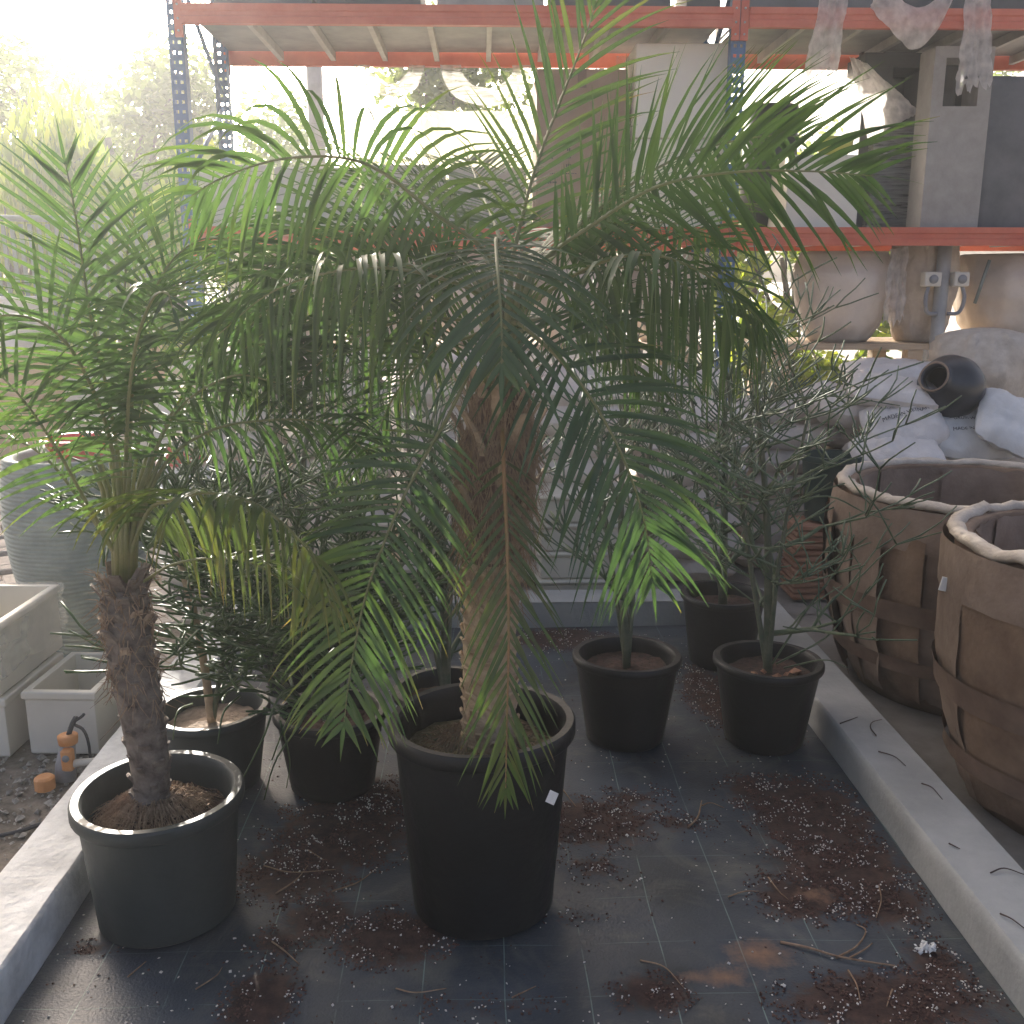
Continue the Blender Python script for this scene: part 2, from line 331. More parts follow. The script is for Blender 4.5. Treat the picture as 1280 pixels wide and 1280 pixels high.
# brick pavers on the left, herringbone pieces where they can be told apart
pv = sheet('paving', -5.2, XL0-.01, 4.0, 9.2, .002, M['gravel_ground'])
bm_ = MB(); bm_.box((0, 0, 0), (.194, .094, .05), bev=.006)
bme = bm_.build('brick', M['brick'], pv, smooth=False)
rng = random.Random(4); cnt = 0; first = True
for i in range(-4, 40):
    for j in range(-4, 46):
        for k in (0, 1):
            # herringbone cell, turned by 45 degrees
            u = (i+j)*.1*1.0+(.15 if k else .1)-.0; v = (j-i)*.1+(.1 if k else .05)
            u = i*.1+j*.1; v = j*.1-i*.1
            if k: cx, cy, rz = u+.15-.0, v+.1, 90
            else: cx, cy, rz = u+.1, v+.05, 0
            # the lattice (0.1,-0.1),(0.2,0.2) tiles a plain herringbone
            u = i*.1+j*.2; v = -i*.1+j*.2
            if k: cx, cy, rz = u+.05, v+.2, 90
            else: cx, cy, rz = u+.1, v+.05, 0
            c45 = math.cos(R(30)); s45 = math.sin(R(30))
            X = -3.9+(cx-3)*c45-(cy-2.5)*s45; Yy = 6.2+(cx-3)*s45+(cy-2.5)*c45
            q = P(0, 640, Yy).x
            if not (q-.25 < X < q+.75 and 4.1 < Yy < 7.6): continue
            if cnt >= 290: continue
            o = bme if first else bme.copy()
            if not first: scene.collection.objects.link(o)
            first = False; cnt += 1
            o.location = (X, Yy, .004+rng.uniform(-.002, .002)); o.rotation_euler = (rng.uniform(-.01, .01), rng.uniform(-.01, .01), R(30+rz))

def kerb(name, x0, x1, y0, y1, m, rough, seed):
    b = MB(); nx = max(2, int((x1-x0)/.03)); ny = max(2, int((y1-y0)/.03)); bv = .008
    def top(u, v):
        x = x0+bv+(x1-x0-2*bv)*u; y = y0+(y1-y0)*v
        return Vector((x, y, KH+rough*(nz(x*9+seed, y*9)*.6+nz(x*30, y*30+seed)*.4)))
    b.grid(top, nx, ny)
    for xe, s in ((x0, -1), (x1, 1)):
        def side(u, v, xe=xe, s=s):
            y = y0+(y1-y0)*v
            if u > .99: return top(0 if s < 0 else 1, v)
            zz = -.02+(KH-.008+.02)*(u/.8) if u < .85 else KH-.003
            xx = xe if u < .85 else xe-s*.004
            return Vector((xx+rough*.6*nz(y*12+seed, zz*20), y, min(zz, KH-.004)))
        b.grid(side, 5, ny)
    for ye in (y0, y1):
        b.add([(x0, ye, -.02), (x1, ye, -.02), (x1, ye, KH-.004), (x0, ye, KH-.004)], [(0, 1, 2, 3)])
    return tag(b.build(name, m), kind='structure')
kerb('kerb_left', XL0, XL1, .4, YB1, M['kerb_old'], .004, 3)
kerb('kerb_right', XR0, XR1, .4, YB1, M['kerb'], .0015, 7)
kerb('kerb_back', XL1+.002, XR0-.002, YB0, YB1, M['kerb'], .0015, 11)

DIRT = [(430, 1040, 85, 50, 1), (370, 1090, 70, 38, 1), (490, 1175, 70, 35, 1), (400, 1150, 50, 25, .9), (325, 1255, 45, 45, 1), (470, 1000, 50, 25, .9), (740, 1030, 75, 30, 1),
        (1010, 1020, 75, 50, 1), (1050, 1085, 85, 45, 1), (1100, 1130, 60, 30, .9), (1000, 1125, 60, 30, .9), (1110, 1255, 130, 40, 1), (1170, 1210, 35, 40, .8), (815, 1245, 50, 25, .9),
        (890, 870, 35, 35, 1), (110, 1188, 40, 10, .7), (745, 1085, 40, 20, .6), (700, 800, 60, 14, 1), (940, 990, 40, 20, .8), (790, 1000, 50, 18, .6), (600, 1262, 90, 15, .5), (720, 1150, 35, 12, .4), (350, 1180, 40, 20, .7), (850, 1030, 40, 14, .6)]
SAND = [(950, 1195, 45, 20, 1), (905, 1225, 40, 14, .9), (1015, 1120, 30, 12, .8), (870, 1225, 30, 12, .7)]
DG = [(G(a, b_), abs(G(a+c, b_).x-G(a, b_).x), abs(G(a, b_-d).y-G(a, b_+d).y)/2, s) for a, b_, c, d, s in DIRT]
SG = [(G(a, b_), abs(G(a+c, b_).x-G(a, b_).x), abs(G(a, b_-d).y-G(a, b_+d).y)/2, s) for a, b_, c, d, s in SAND]
def dens(lst, x, y):
    m = 0
    for g, rx, ry, s in lst:
        d = math.hypot((x-g.x)/rx, (y-g.y)/ry)
        if d < 1.6: m = max(m, s*max(0, 1.15-d*.72))
    return m
def matz(x, y): return .006+.004*(nz(x*3.1, y*2.7, 1)+.5*nz(x*8, y*8, 5))
b = MB(); nx, ny = 108, 178
def mfn(u, v):
    x = XL1+.002+(XR0-XL1-.004)*u; y = .6+(YB0-.002-.6)*v; return Vector((x, y, matz(x, y)))
b.grid(mfn, nx, ny); wm = b.build('weed_mat', M['mat']); tag(wm, kind='structure')
for nm, lst in (('dirt', DG), ('sand', SG)):
    at = wm.data.attributes.new(nm, 'FLOAT', 'POINT'); at.data.foreach_set('value', [dens(lst, v.x, v.y) for v in b.v])
# loose chips and perlite spilled over the mat
rng = random.Random(11)
def bit(mb, p, r, rng, flat=.6):
    M3 = Matrix.Rotation(rng.uniform(0, 6.28), 3, 'Z') @ Matrix.Rotation(rng.uniform(-.6, .6), 3, 'X')
    k = [rng.uniform(.6, 1.4) for _ in range(3)]
    vs_ = [Vector(p)+M3@Vector((x*r*k[0], y*r*k[1], z*r*k[2]*flat)) for x, y, z in ((1, 0, 0), (-1, .1, 0), (0, 1, .1), (.1, -1, 0), (0, 0, 1), (0, .1, -1))]
    mb.add(vs_, [(0, 2, 4), (2, 1, 4), (1, 3, 4), (3, 0, 4), (2, 0, 5), (1, 2, 5), (3, 1, 5), (0, 3, 5)])
chips, perl = MB(), MB()
for g, rx, ry, s in DG:
    n = int(rx*ry*75000*s)
    for _ in range(min(n, 2800)):
        a = rng.uniform(0, 6.283); q = rng.random()**.6*1.25; x = g.x+rx*q*math.cos(a); y = g.y+ry*q*math.sin(a)
        if not (XL1+.01 < x < XR0-.01 and y < YB0-.02): continue
        if nz(x*14, y*14, 3) < -.12: continue
        if rng.random() < (.97 if nz(x*22, y*22, 8) < .05 else .72): bit(chips, (x, y, matz(x, y)+.002), rng.uniform(.0014, .0042), rng)
        else: bit(perl, (x, y, matz(x, y)+.003), rng.uniform(.0012, .0029)*(1.5 if rng.random() < .06 else 1), rng, .9)
for _ in range(2200):
    x = rng.uniform(XL1+.01, XR0-.01); y = rng.uniform(1.5, 4.1)
    bit(perl if rng.random() < .5 else chips, (x, y, matz(x, y)+.002), rng.uniform(.0015, .004), rng)
tag(chips.build('bark_chips', M['chip'], smooth=False), 'dark brown bark chips and soil crumbs spilled over the black mat', 'soil', kind='stuff')
tag(perl.build('perlite_grains', M['perlite'], smooth=False), 'tiny white perlite grains scattered over the black mat', 'perlite', kind='stuff')
# gravel on the left strip
b = MB()
for _ in range(2600):
    x = rng.uniform(-2.2, XL0-.01); y = rng.uniform(1.6, 3.4); bit(b, (x, y, 0), rng.choice((.005, .007, .009, .014))*rng.uniform(.6, 1.2), rng, .7)
tag(b.build('gravel', M['stone'], smooth=False), 'loose grey gravel and grit beside the worn kerb', 'gravel', kind='stuff')

# ------------------------------------------------------------------ pots
def pot(parent, c, r_rim, r_bot, h, m, lip=.016, rimh=.035, seed=0, name='pot'):
    c = Vector(c); b = MB()
    t = .006
    prof = [(r_bot*.55, .004), (r_bot*.9, .0), (r_bot, .012)]
    for k in range(1, 9):
        f = k/8; prof.append((r_bot+(r_rim-lip-r_bot)*f, .012+(h-rimh-.012)*f))
    prof += [(r_rim-.004, h-rimh+.002), (r_rim, h-rimh+.008), (r_rim, h-.006), (r_rim-.005, h), (r_rim-.022, h-.001), (r_rim-.028, h-.008), (r_rim-.03, h-.03), (r_bot-.006, .03), (0.001, .028)]
    wob = lambda a, z, k: .004*math.sin(2*a+seed)*z/h+.002*math.sin(3*a+seed*2)
    b.lathe(prof, c, 48, cap0=True, wob=wob)
    o = b.build(name, m, parent); return auto(o, 40)
def soil(parent, c, r, m, seed=0, bumpy=.012, name='soil', mound=0.):
    b = MB(); c = Vector(c); n = 36; rings = 9; vs_ = [c+Vector((0, 0, mound))]; fs = []
    for k in range(1, rings+1):
        for i in range(n):
            a = 2*math.pi*i/n; rr = r*k/rings; x = rr*math.cos(a); y = rr*math.sin(a)
            vs_.append(c+Vector((x, y, mound*max(0, 1-(rr/r)**1.3)+bumpy*(nz(x*18+seed, y*18)+.6*nz(x*50, y*50+seed))-.0)))
    for i in range(n): fs.append((0, 1+i, 1+(i+1) % n))
    for k in range(rings-1):
        for i in range(n): j = (i+1) % n; fs.append((1+k*n+i, 1+k*n+n+i, 1+k*n+n+j, 1+k*n+j))
    b.add(vs_, fs); return b.build(name, m, parent)

# ------------------------------------------------------------------ palm fronds
def leaflet(mb, p, d, N, length, width, droop, t0, t1, rng, nseg=6):
    d = d.normalized(); ds = length/nseg; vs_ = []; tt = []; fs = []
    p = Vector(p); tw = rng.uniform(-.35, .35)
    for k in range(nseg+1):
        f = k/nseg
        W = d.cross(N); W = W.normalized() if W.length > 1e-5 else d.orthogonal().normalized()
        nn = W.cross(d)
        a = tw*f; Wt = W*math.cos(a)+nn*math.sin(a)
        w = width*(.5+.5*math.sin(min(1, f*3.2)*1.57))*max(.04, 1-max(0, (f-.3)/.7)**1.25)*.5
        vs_ += [p-Wt*w+nn*w*.35, p.copy(), p+Wt*w+nn*w*.35]
        tv = t0+(t1-t0)*f**2; tt += [tv]*3
        d = (d+Vector((0, 0, -1))*droop*ds*(1+1.2*f)).normalized(); p = p+d*ds
    for k in range(nseg):
        for q in (0, 1): i = k*3+q; fs.append((i, i+1, i+4, i+3))
    mb.add(vs_, fs, tt)
def frond(parent, pts, roll=0, L=.24, width=.014, droop=2.5, m=None, rm=None, seed=0, t0=.22, sp=.0165, separate=False, vee=25, hint=None, tip=.35, base_tint=.3, dead=0, label=None, ang0=80, ang1=34, rad=.0055):
    rng = random.Random(seed); m = m or M['leaf']; rm = rm or M['rachis']
    w = [p if isinstance(p, Vector) else P(*p) for p in pts]; n = 48; c = crom(w, n)
    seg = [(c[k+1]-c[k]).length for k in range(n)]; tot = sum(seg); cum = [0]
    for s_ in seg: cum.append(cum[-1]+s_)
    rb = MB(); rb.tube(c, [rad*(1-.78*k/n) for k in range(n+1)], 6)
    fr = rb.build('frond', rm, parent)
    if label: fr['label'] = label
    lb = MB(); cnt = 0
    hint = Vector(hint) if hint else Vector((0, 0, 1))
    s_ = tot*t0
    def at(s_):
        k = 0
        while k < n-1 and cum[k+1] < s_: k += 1
        f = (s_-cum[k])/max(1e-6, seg[k]); return c[k].lerp(c[k+1], min(1, f)), (c[k+1]-c[k]).normalized()
    while s_ < tot:
        f = max(0., min(1., (s_/tot-t0)/(1-t0)))
        for side in (-1, 1):
            p, T = at(min(tot, s_+rng.uniform(-.006, .006)))
            N = hint-T*hint.dot(T)
            if N.length < .15: N = Vector((0, 1, .2))-T*Vector((0, 1, .2)).dot(T)
            N.normalize(); N = Matrix.Rotation(R(roll), 3, T) @ N; B = T.cross(N)
            a = R(ang0+(ang1-ang0)*f**1.1+rng.uniform(-7, 7)); ph = R(vee+rng.uniform(-9, 9))
            d = T*math.cos(a)+(B*side*math.cos(ph)+N*math.sin(ph))*math.sin(a)
            prof = .55+.45*math.sin(math.pi*min(1, .12+f*.78)); prof *= (1-(1-tip)*max(0, (f-.75)/.25)**1.5) if f > .75 else 1
            if f < .08: prof *= .7
            ln = L*1.18*prof*rng.uniform(.86, 1.08)
            if rng.random() < .02: continue
            ti = base_tint+rng.uniform(-.2, .2)+dead*f*.5; te = ti+rng.uniform(.05, .4)
            if rng.random() < .06+dead*.2: te = 1
            q = lb if not separate else MB()
            leaflet(q, p, d, N, ln, width*rng.uniform(.8, 1.15), droop*rng.uniform(.6, 1.4), ti, te, rng)
            if separate:
                q.build('leaflet', m, fr, tint=True); cnt += 1
        s_ += sp*rng.uniform(.85, 1.15)
    # terminal leaflet
    q = lb if not separate else MB()
    p, T = at(tot); leaflet(q, p, T, hint if abs(hint.dot(T)) < .95 else Vector((0, 1, 0)), L*tip*1.1, width*.8, droop, base_tint, .7, rng)
    if separate: q.build('leaflet', m, fr, tint=True)
    else:
        o = lb.build('leaflets', m, fr, tint=True); o['kind'] = 'stuff'
    return fr

# ---- the tall palm in the big black pot
PC = Vector((-.012, 2.17, matz(-.012, 2.17)+.002))
palm = empty('potted_palm', PC, 'tall arching palm with shaggy brown trunk in the biggest black pot', 'palm')
pot(palm, PC, .218, .17, .49, M['pot_black'], seed=1, rimh=.04)
soil(palm, PC+Vector((0, 0, .405)), .186, M['moss'], 3, .014, mound=.03)
tr = [P(613, 960, 2.17), P(612, 850, 2.17), P(614, 720, 2.17), P(620, 600, 2.16), P(624, 520, 2.15), P(628, 460, 2.15)]
tc_ = crom(tr, 60)
b = MB(); b.tube(tc_[:34], [.064-.006*(k/33)+.0025*math.sin(k*2.1) for k in range(34)], 20)
# trunk skin ridges
trunk = b.build('trunk', M['bark_tan'], palm)
rng = random.Random(5)
def stub(mb, p, out, up, ln, w, th):
    out = out.normalized(); d = (out*.5+up).normalized(); W = d.cross(out).normalized(); q = d.cross(W).normalized()
    vs_ = []
    for f, k in ((0, 1.25), (.5, 1), (1, .75)):
        c = p+d*ln*f+out*ln*.12*f*f
        for x, y in ((-1, -.6), (1, -.6), (.8, .6), (-.8, .6)): vs_.append(c+W*x*w*k*.5-q*y*th*k*.5)
    fs = [(0, 1, 2, 3), (11, 10, 9, 8)]
    for l in (0, 4):
        for i in range(4): j = (i+1) % 4; fs.append((l+i, l+4+i, l+4+j, l+j))
    mb.add(vs_, fs)
b = MB()                                 # diamond scars up the pale lower trunk
for k in range(150):
    f = k/150; i = f*33; p = tc_[int(i)]; a = k*2.39996
    o_ = Vector((math.cos(a), math.sin(a), 0)); stub(b, p+o_*.056-Vector((0, 0, .012)), o_, Vector((0, 0, 1)), .022, .034, .012)
b.build('leaf_scars', M['bark_tan'], trunk, smooth=False)['kind'] = 'stuff'
b = MB(); b.tube(tc_[26:56], [.058+.022*math.sin(math.pi*min(1, k/22))-.012*max(0, (k-18)/12)+.005*nz(k*.9) for k in range(30)], 22)
sh = b.build('fibre_sheath', M['fibre'], palm)
b = MB(); rng = random.Random(8)
for _ in range(900):
    i = rng.uniform(25, 54); p = tc_[int(i)]; a = rng.uniform(0, 6.283); o_ = Vector((math.cos(a), math.sin(a), 0))
    r0 = .062+.02*math.sin(math.pi*min(1, max(0, (i-26)/22)))
    side = Vector((-math.sin(a), math.cos(a), 0)); ln = rng.uniform(.05, .16); up = rng.choice((-1, -1, 1)); sw = rng.uniform(-.6, .6)
    q0 = p+o_*r0; pts = [q0, q0+o_*rng.uniform(.003, .015)+side*sw*ln*.4+Vector((0, 0, up*ln*.5)), q0+o_*rng.uniform(.004, .045)+side*sw*ln+Vector((0, 0, up*ln*.8-.02))]
    b.tube(pts, [.0014, .0011, .0004], 3, cap=False)
b.build('fibres', M['root'], sh, smooth=False)['kind'] = 'stuff'
rng = random.Random(3)
for k in range(26):                      # cut leaf bases
    i = 30+24*k/26; p = tc_[int(i)]; a = k*2.39996+.6; o_ = Vector((math.cos(a), math.sin(a), 0)); b = MB()
    r0 = .058+.018*math.sin(math.pi*min(1, max(0, (i-26)/22)))
    stub(b, p+o_*r0, o_, Vector((0, 0, 1)), rng.uniform(.05, .09), rng.uniform(.016, .026), .008)
    b.build('cut_leaf_base', M['stub'], palm, smooth=False)
b = MB()
for _ in range(360):                     # mossy root fringe around the trunk foot
    a = rng.uniform(0, 6.283); r0 = rng.uniform(.055, .13); o_ = Vector((math.cos(a), math.sin(a), 0)); q = PC+o_*r0+Vector((0, 0, .415))
    b.tube([q+Vector((0, 0, .05*max(0, .12-r0)/.06)), q+o_*.012+Vector((rng.uniform(-.01, .01), rng.uniform(-.01, .01), .012)), q+o_*rng.uniform(.02, .05)], [.0016, .0013, .0006], 3, cap=False)
b.build('roots', M['root'], palm, smooth=False)['kind'] = 'stuff'
b = MB(); tp_ = P(690, 997, 1.93); b.box(tp_, (.02, .002, .03), ry=R(20), rz=R(-15)); b.build('plant_tag', M['paper'], palm, smooth=False)
b = MB()                                 # heart: bundle of green leaf bases
for k in range(11):
    a = k*2.4; o_ = Vector((math.cos(a)*.022, math.sin(a)*.022, 0))
    b.tube([tc_[52]+o_*1.3-Vector((0, 0, .02)), tc_[58]+o_*1.2, P(632, 400, 2.15)+o_*1.6, P(636, 330, 2.15)+o_*2.6], [.013, .011, .009, .005], 7)
b.build('leaf_heart', M['rachis'], palm)
Y0 = 2.15; H0 = (630, 470, Y0); A = (634, 400, Y0); Bq = (636, 345, Y0)
FR = [  # points, roll, length, droop, options
 ([Bq, (648, 290, 2.16), (668, 215, 2.18), (697, 135, 2.2), (728, 55, 2.2), (748, -5, 2.2)], 0, .23, .9, dict(hint=(0, -1, .1), base_tint=.6, separate=True, vee=12, ang0=52, ang1=24, t0=.12, width=.010, sp=.027)),
 ([A, (612, 320, Y0), (545, 268, 2.12), (480, 217, 2.08), (425, 197, 2.04), (345, 200, 2.0), (275, 224, 1.97), (238, 246, 1.95)], 50, .26, 3.4, dict(separate=True, base_tint=.4, vee=4, ang0=98, ang1=42)),
 ([Bq, (622, 290, 2.25), (604, 245, 2.42), (592, 215, 2.55), (586, 200, 2.62)], 0, .27, .5, dict(hint=(0, -1, .6), base_tint=.6, vee=5, t0=.1, width=.010, ang0=60)),
 ([A, (668, 335, 2.15), (745, 278, 2.14), (825, 232, 2.12), (920, 215, 2.1), (1010, 214, 2.06), (1092, 220, 2.02)], -58, .26, 1.2, dict(separate=True, base_tint=.3, vee=6, ang0=66, ang1=34)),
 ([A, (680, 325, 2.2), (765, 248, 2.3), (850, 196, 2.38), (940, 172, 2.45), (1000, 170, 2.5)], -55, .25, 1.2, dict(base_tint=.25, vee=5)),
 ([A, (690, 362, 2.1), (745, 330, 2.05), (812, 318, 2.0), (880, 342, 1.95), (935, 385, 1.92), (962, 412, 1.9)], -45, .28, 6, dict( base_tint=.4, vee=-25, ang0=98, ang1=50)),
 ([Bq, (622, 300, 2.08), (620, 312, 1.98), (623, 350, 1.86), (627, 410, 1.79), (627, 455, 1.77)], 0, .25, 2.2, dict(separate=True, base_tint=.3, vee=4, t0=.3, width=.013)),
 ([A, (655, 410, 2.05), (700, 450, 1.98), (745, 508, 1.95), (782, 580, 1.93), (806, 655, 1.93), (815, 725, 1.94)], 0, .25, 1.5, dict(separate=True, base_tint=.25, vee=6, t0=.12, hint=(.25, -1, .25), width=.0125)),
 ([(628, 530, 2.1), (630, 590, 2.0), (634, 680, 1.93), (636, 790, 1.87), (634, 890, 1.83), (632, 985, 1.82)], 0, .18, 1.0, dict(width=.0085, sp=.021, m=M['leaf_old'], rm=M['rachis_brown'], base_tint=.3, dead=.6, vee=4, t0=.14, hint=(0, -1, 0), ang0=44, ang1=20, label='old frond with orange-brown stalk hanging down the trunk')),
 ([A, (595, 365, 2.1), (520, 340, 2.03), (440, 336, 1.98), (345, 362, 1.94), (268, 422, 1.92)], 45, .28, 5, dict(base_tint=.4, vee=-10, ang0=96, ang1=50)),
 ([A, (600, 440, 2.12), (560, 520, 2.06), (505, 620, 2.0), (460, 735, 1.97), (438, 840, 1.95), (430, 905, 1.94)], 8, .22, 1.8, dict(base_tint=.45, dead=.15, vee=4, t0=.3, hint=(0, -1, .2))),
 ([A, (590, 360, 2.2), (548, 362, 2.3), (518, 385, 2.36), (508, 430, 2.38)], 30, .26, 3, dict(base_tint=.6, vee=5)),
 ([A, (570, 318, 2.22), (480, 290, 2.32), (390, 305, 2.4), (310, 352, 2.45)], 35, .27, 2.4, dict(base_tint=.35)),
 ([A, (690, 320, 2.3), (770, 285, 2.5), (850, 280, 2.65), (910, 305, 2.75)], -30, .26, 2.0, dict(base_tint=.4)),
 ([A, (610, 330, 2.3), (560, 260, 2.5), (500, 230, 2.65), (440, 240, 2.75)], 30, .26, 1.8, dict(base_tint=.45)),
 ([A, (650, 350, 2.3), (690, 300, 2.5), (730, 290, 2.7), (760, 310, 2.85)], -20, .25, 1.8, dict(base_tint=.5)),
 ([A, (590, 420, 2.2), (540, 440, 2.28), (490, 500, 2.32), (460, 580, 2.33)], 20, .23, 2.4, dict(base_tint=.3)),
 ([A, (575, 350, 2.2), (490, 330, 2.25), (400, 350, 2.28), (320, 400, 2.3), (270, 470, 2.3)], 38, .28, 4, dict(base_tint=.15)),
 ([A, (585, 400, 2.2), (510, 400, 2.3), (430, 430, 2.36), (360, 490, 2.4)], 35, .26, 4, dict(base_tint=.15)),
 ([A, (590, 350, 2.3), (520, 310, 2.45), (440, 320, 2.55), (370, 370, 2.6), (330, 440, 2.62)], 35, .28, 4, dict(base_tint=.1)),
 ([A, (700, 350, 2.2), (780, 335, 2.3), (860, 360, 2.36), (920, 420, 2.4)], -35, .28, 4, dict(base_tint=.2)),
 ([A, (670, 400, 2.2), (720, 390, 2.3), (770, 420, 2.36), (800, 480, 2.38)], -20, .24, 2.4, dict(base_tint=.3)),
]
for k, (pts, roll, L_, dr, kw) in enumerate(FR): frond(palm, pts, roll, L_, droop=dr, seed=100+k, **({'width': .0122} | kw))

# ---- the palm in the grey-green pot
QC = Vector((-.775, 2.15, matz(-.775, 2.15)+.002))
palm2 = empty('potted_palm', QC, 'upright palm with rough scaly trunk in the grey-green pot against the worn kerb', 'palm')
pot(palm2, QC, .2, .158, .325, M['pot_green'], seed=4, rimh=.035)
soil(palm2, QC+Vector((0, 0, .245)), .169, M['soil'], 9, .012, mound=.02)
tr = [P(190, 1020, 2.15), P(188, 960, 2.15), P(175, 880, 2.15), P(162, 810, 2.15), P(157, 755, 2.15), P(156, 725, 2.15)]
t2 = crom(tr, 50)
b = MB(); b.tube(t2, [.036+.010*math.sin(math.pi*k/50)+.008*(k/50) - (.012 if k > 47 else 0) for k in range(51)], 20); trunk2 = b.build('trunk', M['bark'], palm2)
rng = random.Random(17)
for k in range(96):
    i = 3+46*k/96; p = t2[int(i)]; a = k*2.39996; o_ = Vector((math.cos(a), math.sin(a), 0)); b = MB(); f = i/50
    stub(b, p+o_*(.028+.012*math.sin(math.pi*f)+.006*f), o_, Vector((0, 0, 1)), rng.uniform(.015, .028)+.07*max(0, f-.5)*rng.uniform(.2, 1.6), rng.uniform(.018, .036), rng.uniform(.007, .016))
    b.build('leaf_boot', M['bark'] if rng.random() < .88 or f < .6 else M['stub'], palm2, smooth=False)
b = MB()
for _ in range(330):
    i = rng.uniform(22, 49); p = t2[int(i)]; a = rng.uniform(0, 6.283); o_ = Vector((math.cos(a), math.sin(a), 0)); side = Vector((-math.sin(a), math.cos(a), 0))
    q0 = p+o_*.044; ln = rng.uniform(.03, .10); sw = rng.uniform(-.7, .7); up = rng.choice((-1, 1))
    b.tube([q0, q0+o_*.012+side*sw*ln*.5+Vector((0, 0, up*ln*.5)), q0+o_*rng.uniform(.0, .05)+side*sw*ln+Vector((0, 0, up*ln*.7-.01))], [.0016, .0012, .0005], 3, cap=False)
b.build('fibres', M['root'], trunk2, smooth=False)['kind'] = 'stuff'
b = MB()
for _ in range(1100):
    a = rng.uniform(0, 6.283); r0 = rng.uniform(.035, .125)*rng.uniform(.7, 1); o_ = Vector((math.cos(a), math.sin(a), 0)); q = QC+Vector((t2[0].x-QC.x, 0, 0))*.6+o_*r0+Vector((0, 0, .26+.055*max(0, 1-r0/.12)))
    e = Vector((rng.uniform(-.02, .02), rng.uniform(-.02, .02), 0))
    b.tube([q, q+o_*.012+e*.5+Vector((0, 0, .012)), q+o_*rng.uniform(.015, .045)+e-Vector((0, 0, .012))], [.0018, .0014, .0006], 3, cap=False)
b.build('roots', M['root'], palm2, smooth=False)['kind'] = 'stuff'
b = MB()
for k in range(12):
    a = k*2.4; o_ = Vector((math.cos(a)*.02, math.sin(a)*.02, 0))
    b.tube([t2[47]+o_*.8, P(156, 672, 2.15)+o_*1.1, P(157, 610, 2.15)+o_*2.4, P(158, 560, 2.15)+o_*4.2], [.011, .008, .0055, .003], 7)
b.build('leaf_heart', M['rachis'], palm2)
C2 = (156, 712, 2.15); D2 = (157, 620, 2.15)
FL = [
 ([C2, (150, 590, 2.13), (132, 480, 2.1), (114, 400, 2.08), (102, 320, 2.06), (91, 250, 2.05), (82, 205, 2.05)], 0, .23, .9, dict(hint=(0, -1, .1), separate=True, base_tint=.3, vee=10, t0=.3)),
 ([C2, (115, 640, 2.1), (70, 560, 2.05), (25, 495, 2.0), (-30, 440, 1.97)], 0, .18, 2.2, dict(hint=(0, -.8, .5), base_tint=.45, separate=True, width=.009, t0=.3)),
 ([C2, (140, 560, 2.08), (100, 455, 2.0), (55, 405, 1.95), (0, 395, 1.9), (-50, 425, 1.88)], 40, .24, 3.4, dict(base_tint=.3, separate=True)),
 ([C2, (162, 560, 2.15), (172, 430, 2.18), (205, 340, 2.2), (250, 300, 2.22), (300, 300, 2.22)], -35, .25, 1.8, dict(base_tint=.35)),
 ([C2, (158, 550, 2.1), (168, 440, 2.02), (190, 375, 1.95), (208, 366, 1.9), (216, 385, 1.87)], -10, .22, 3.5, dict(base_tint=.2, hint=(0, -.4, 1))),
 ([C2, (185, 590, 2.15), (225, 510, 2.17), (290, 470, 2.18), (345, 478, 2.18)], -40, .23, 2.4, dict(base_tint=.35)),
 ([C2, (160, 540, 2.2), (155, 400, 2.28), (160, 310, 2.33), (172, 250, 2.38)], 0, .24, 1.0, dict(hint=(0, -1, .2), base_tint=.4, vee=8)),
 ([C2, (110, 640, 2.18), (60, 575, 2.2), (10, 548, 2.2), (-40, 560, 2.2)], 30, .19, 2.5, dict(base_tint=.35, width=.010)),
 ([C2, (175, 540, 2.25), (205, 400, 2.35), (260, 320, 2.42), (330, 300, 2.48)], -40, .25, 1.6, dict(base_tint=.35)),
 ([C2, (185, 640, 2.1), (215, 625, 2.05), (260, 616, 2.0), (315, 628, 1.96), (362, 662, 1.93), (400, 712, 1.92), (415, 760, 1.92)], -50, .23, 6, dict(ang0=98, ang1=60, m=M['leaf_yellow'], base_tint=.4, separate=True, dead=.1, width=.0145, vee=-15, sp=.0165, t0=.2, label='yellowing frond arching low to the right')),
 ([C2, (200, 590, 2.2), (260, 540, 2.25), (335, 525, 2.28), (410, 530, 2.3), (460, 565, 2.3)], -38, .25, 4.5, dict(base_tint=.2, width=.012)),
 ([C2, (195, 560, 2.25), (250, 470, 2.3), (330, 430, 2.35), (410, 445, 2.38)], -38, .26, 4, dict(base_tint=.15, width=.012)),
 ([P(178, 728, 2.14), (215, 706, 2.1), (265, 698, 2.05), (320, 706, 2.02), (370, 740, 2.0)], -20, .16, 2.5, dict(m=M['leaf_yellow'], base_tint=.4, t0=.5, rad=.004)),
]
for k, (pts, roll, L_, dr, kw) in enumerate(FL): frond(palm2, pts, roll, L_, droop=dr, seed=200+k, **({'width': .0096, 't0': .42} | kw))

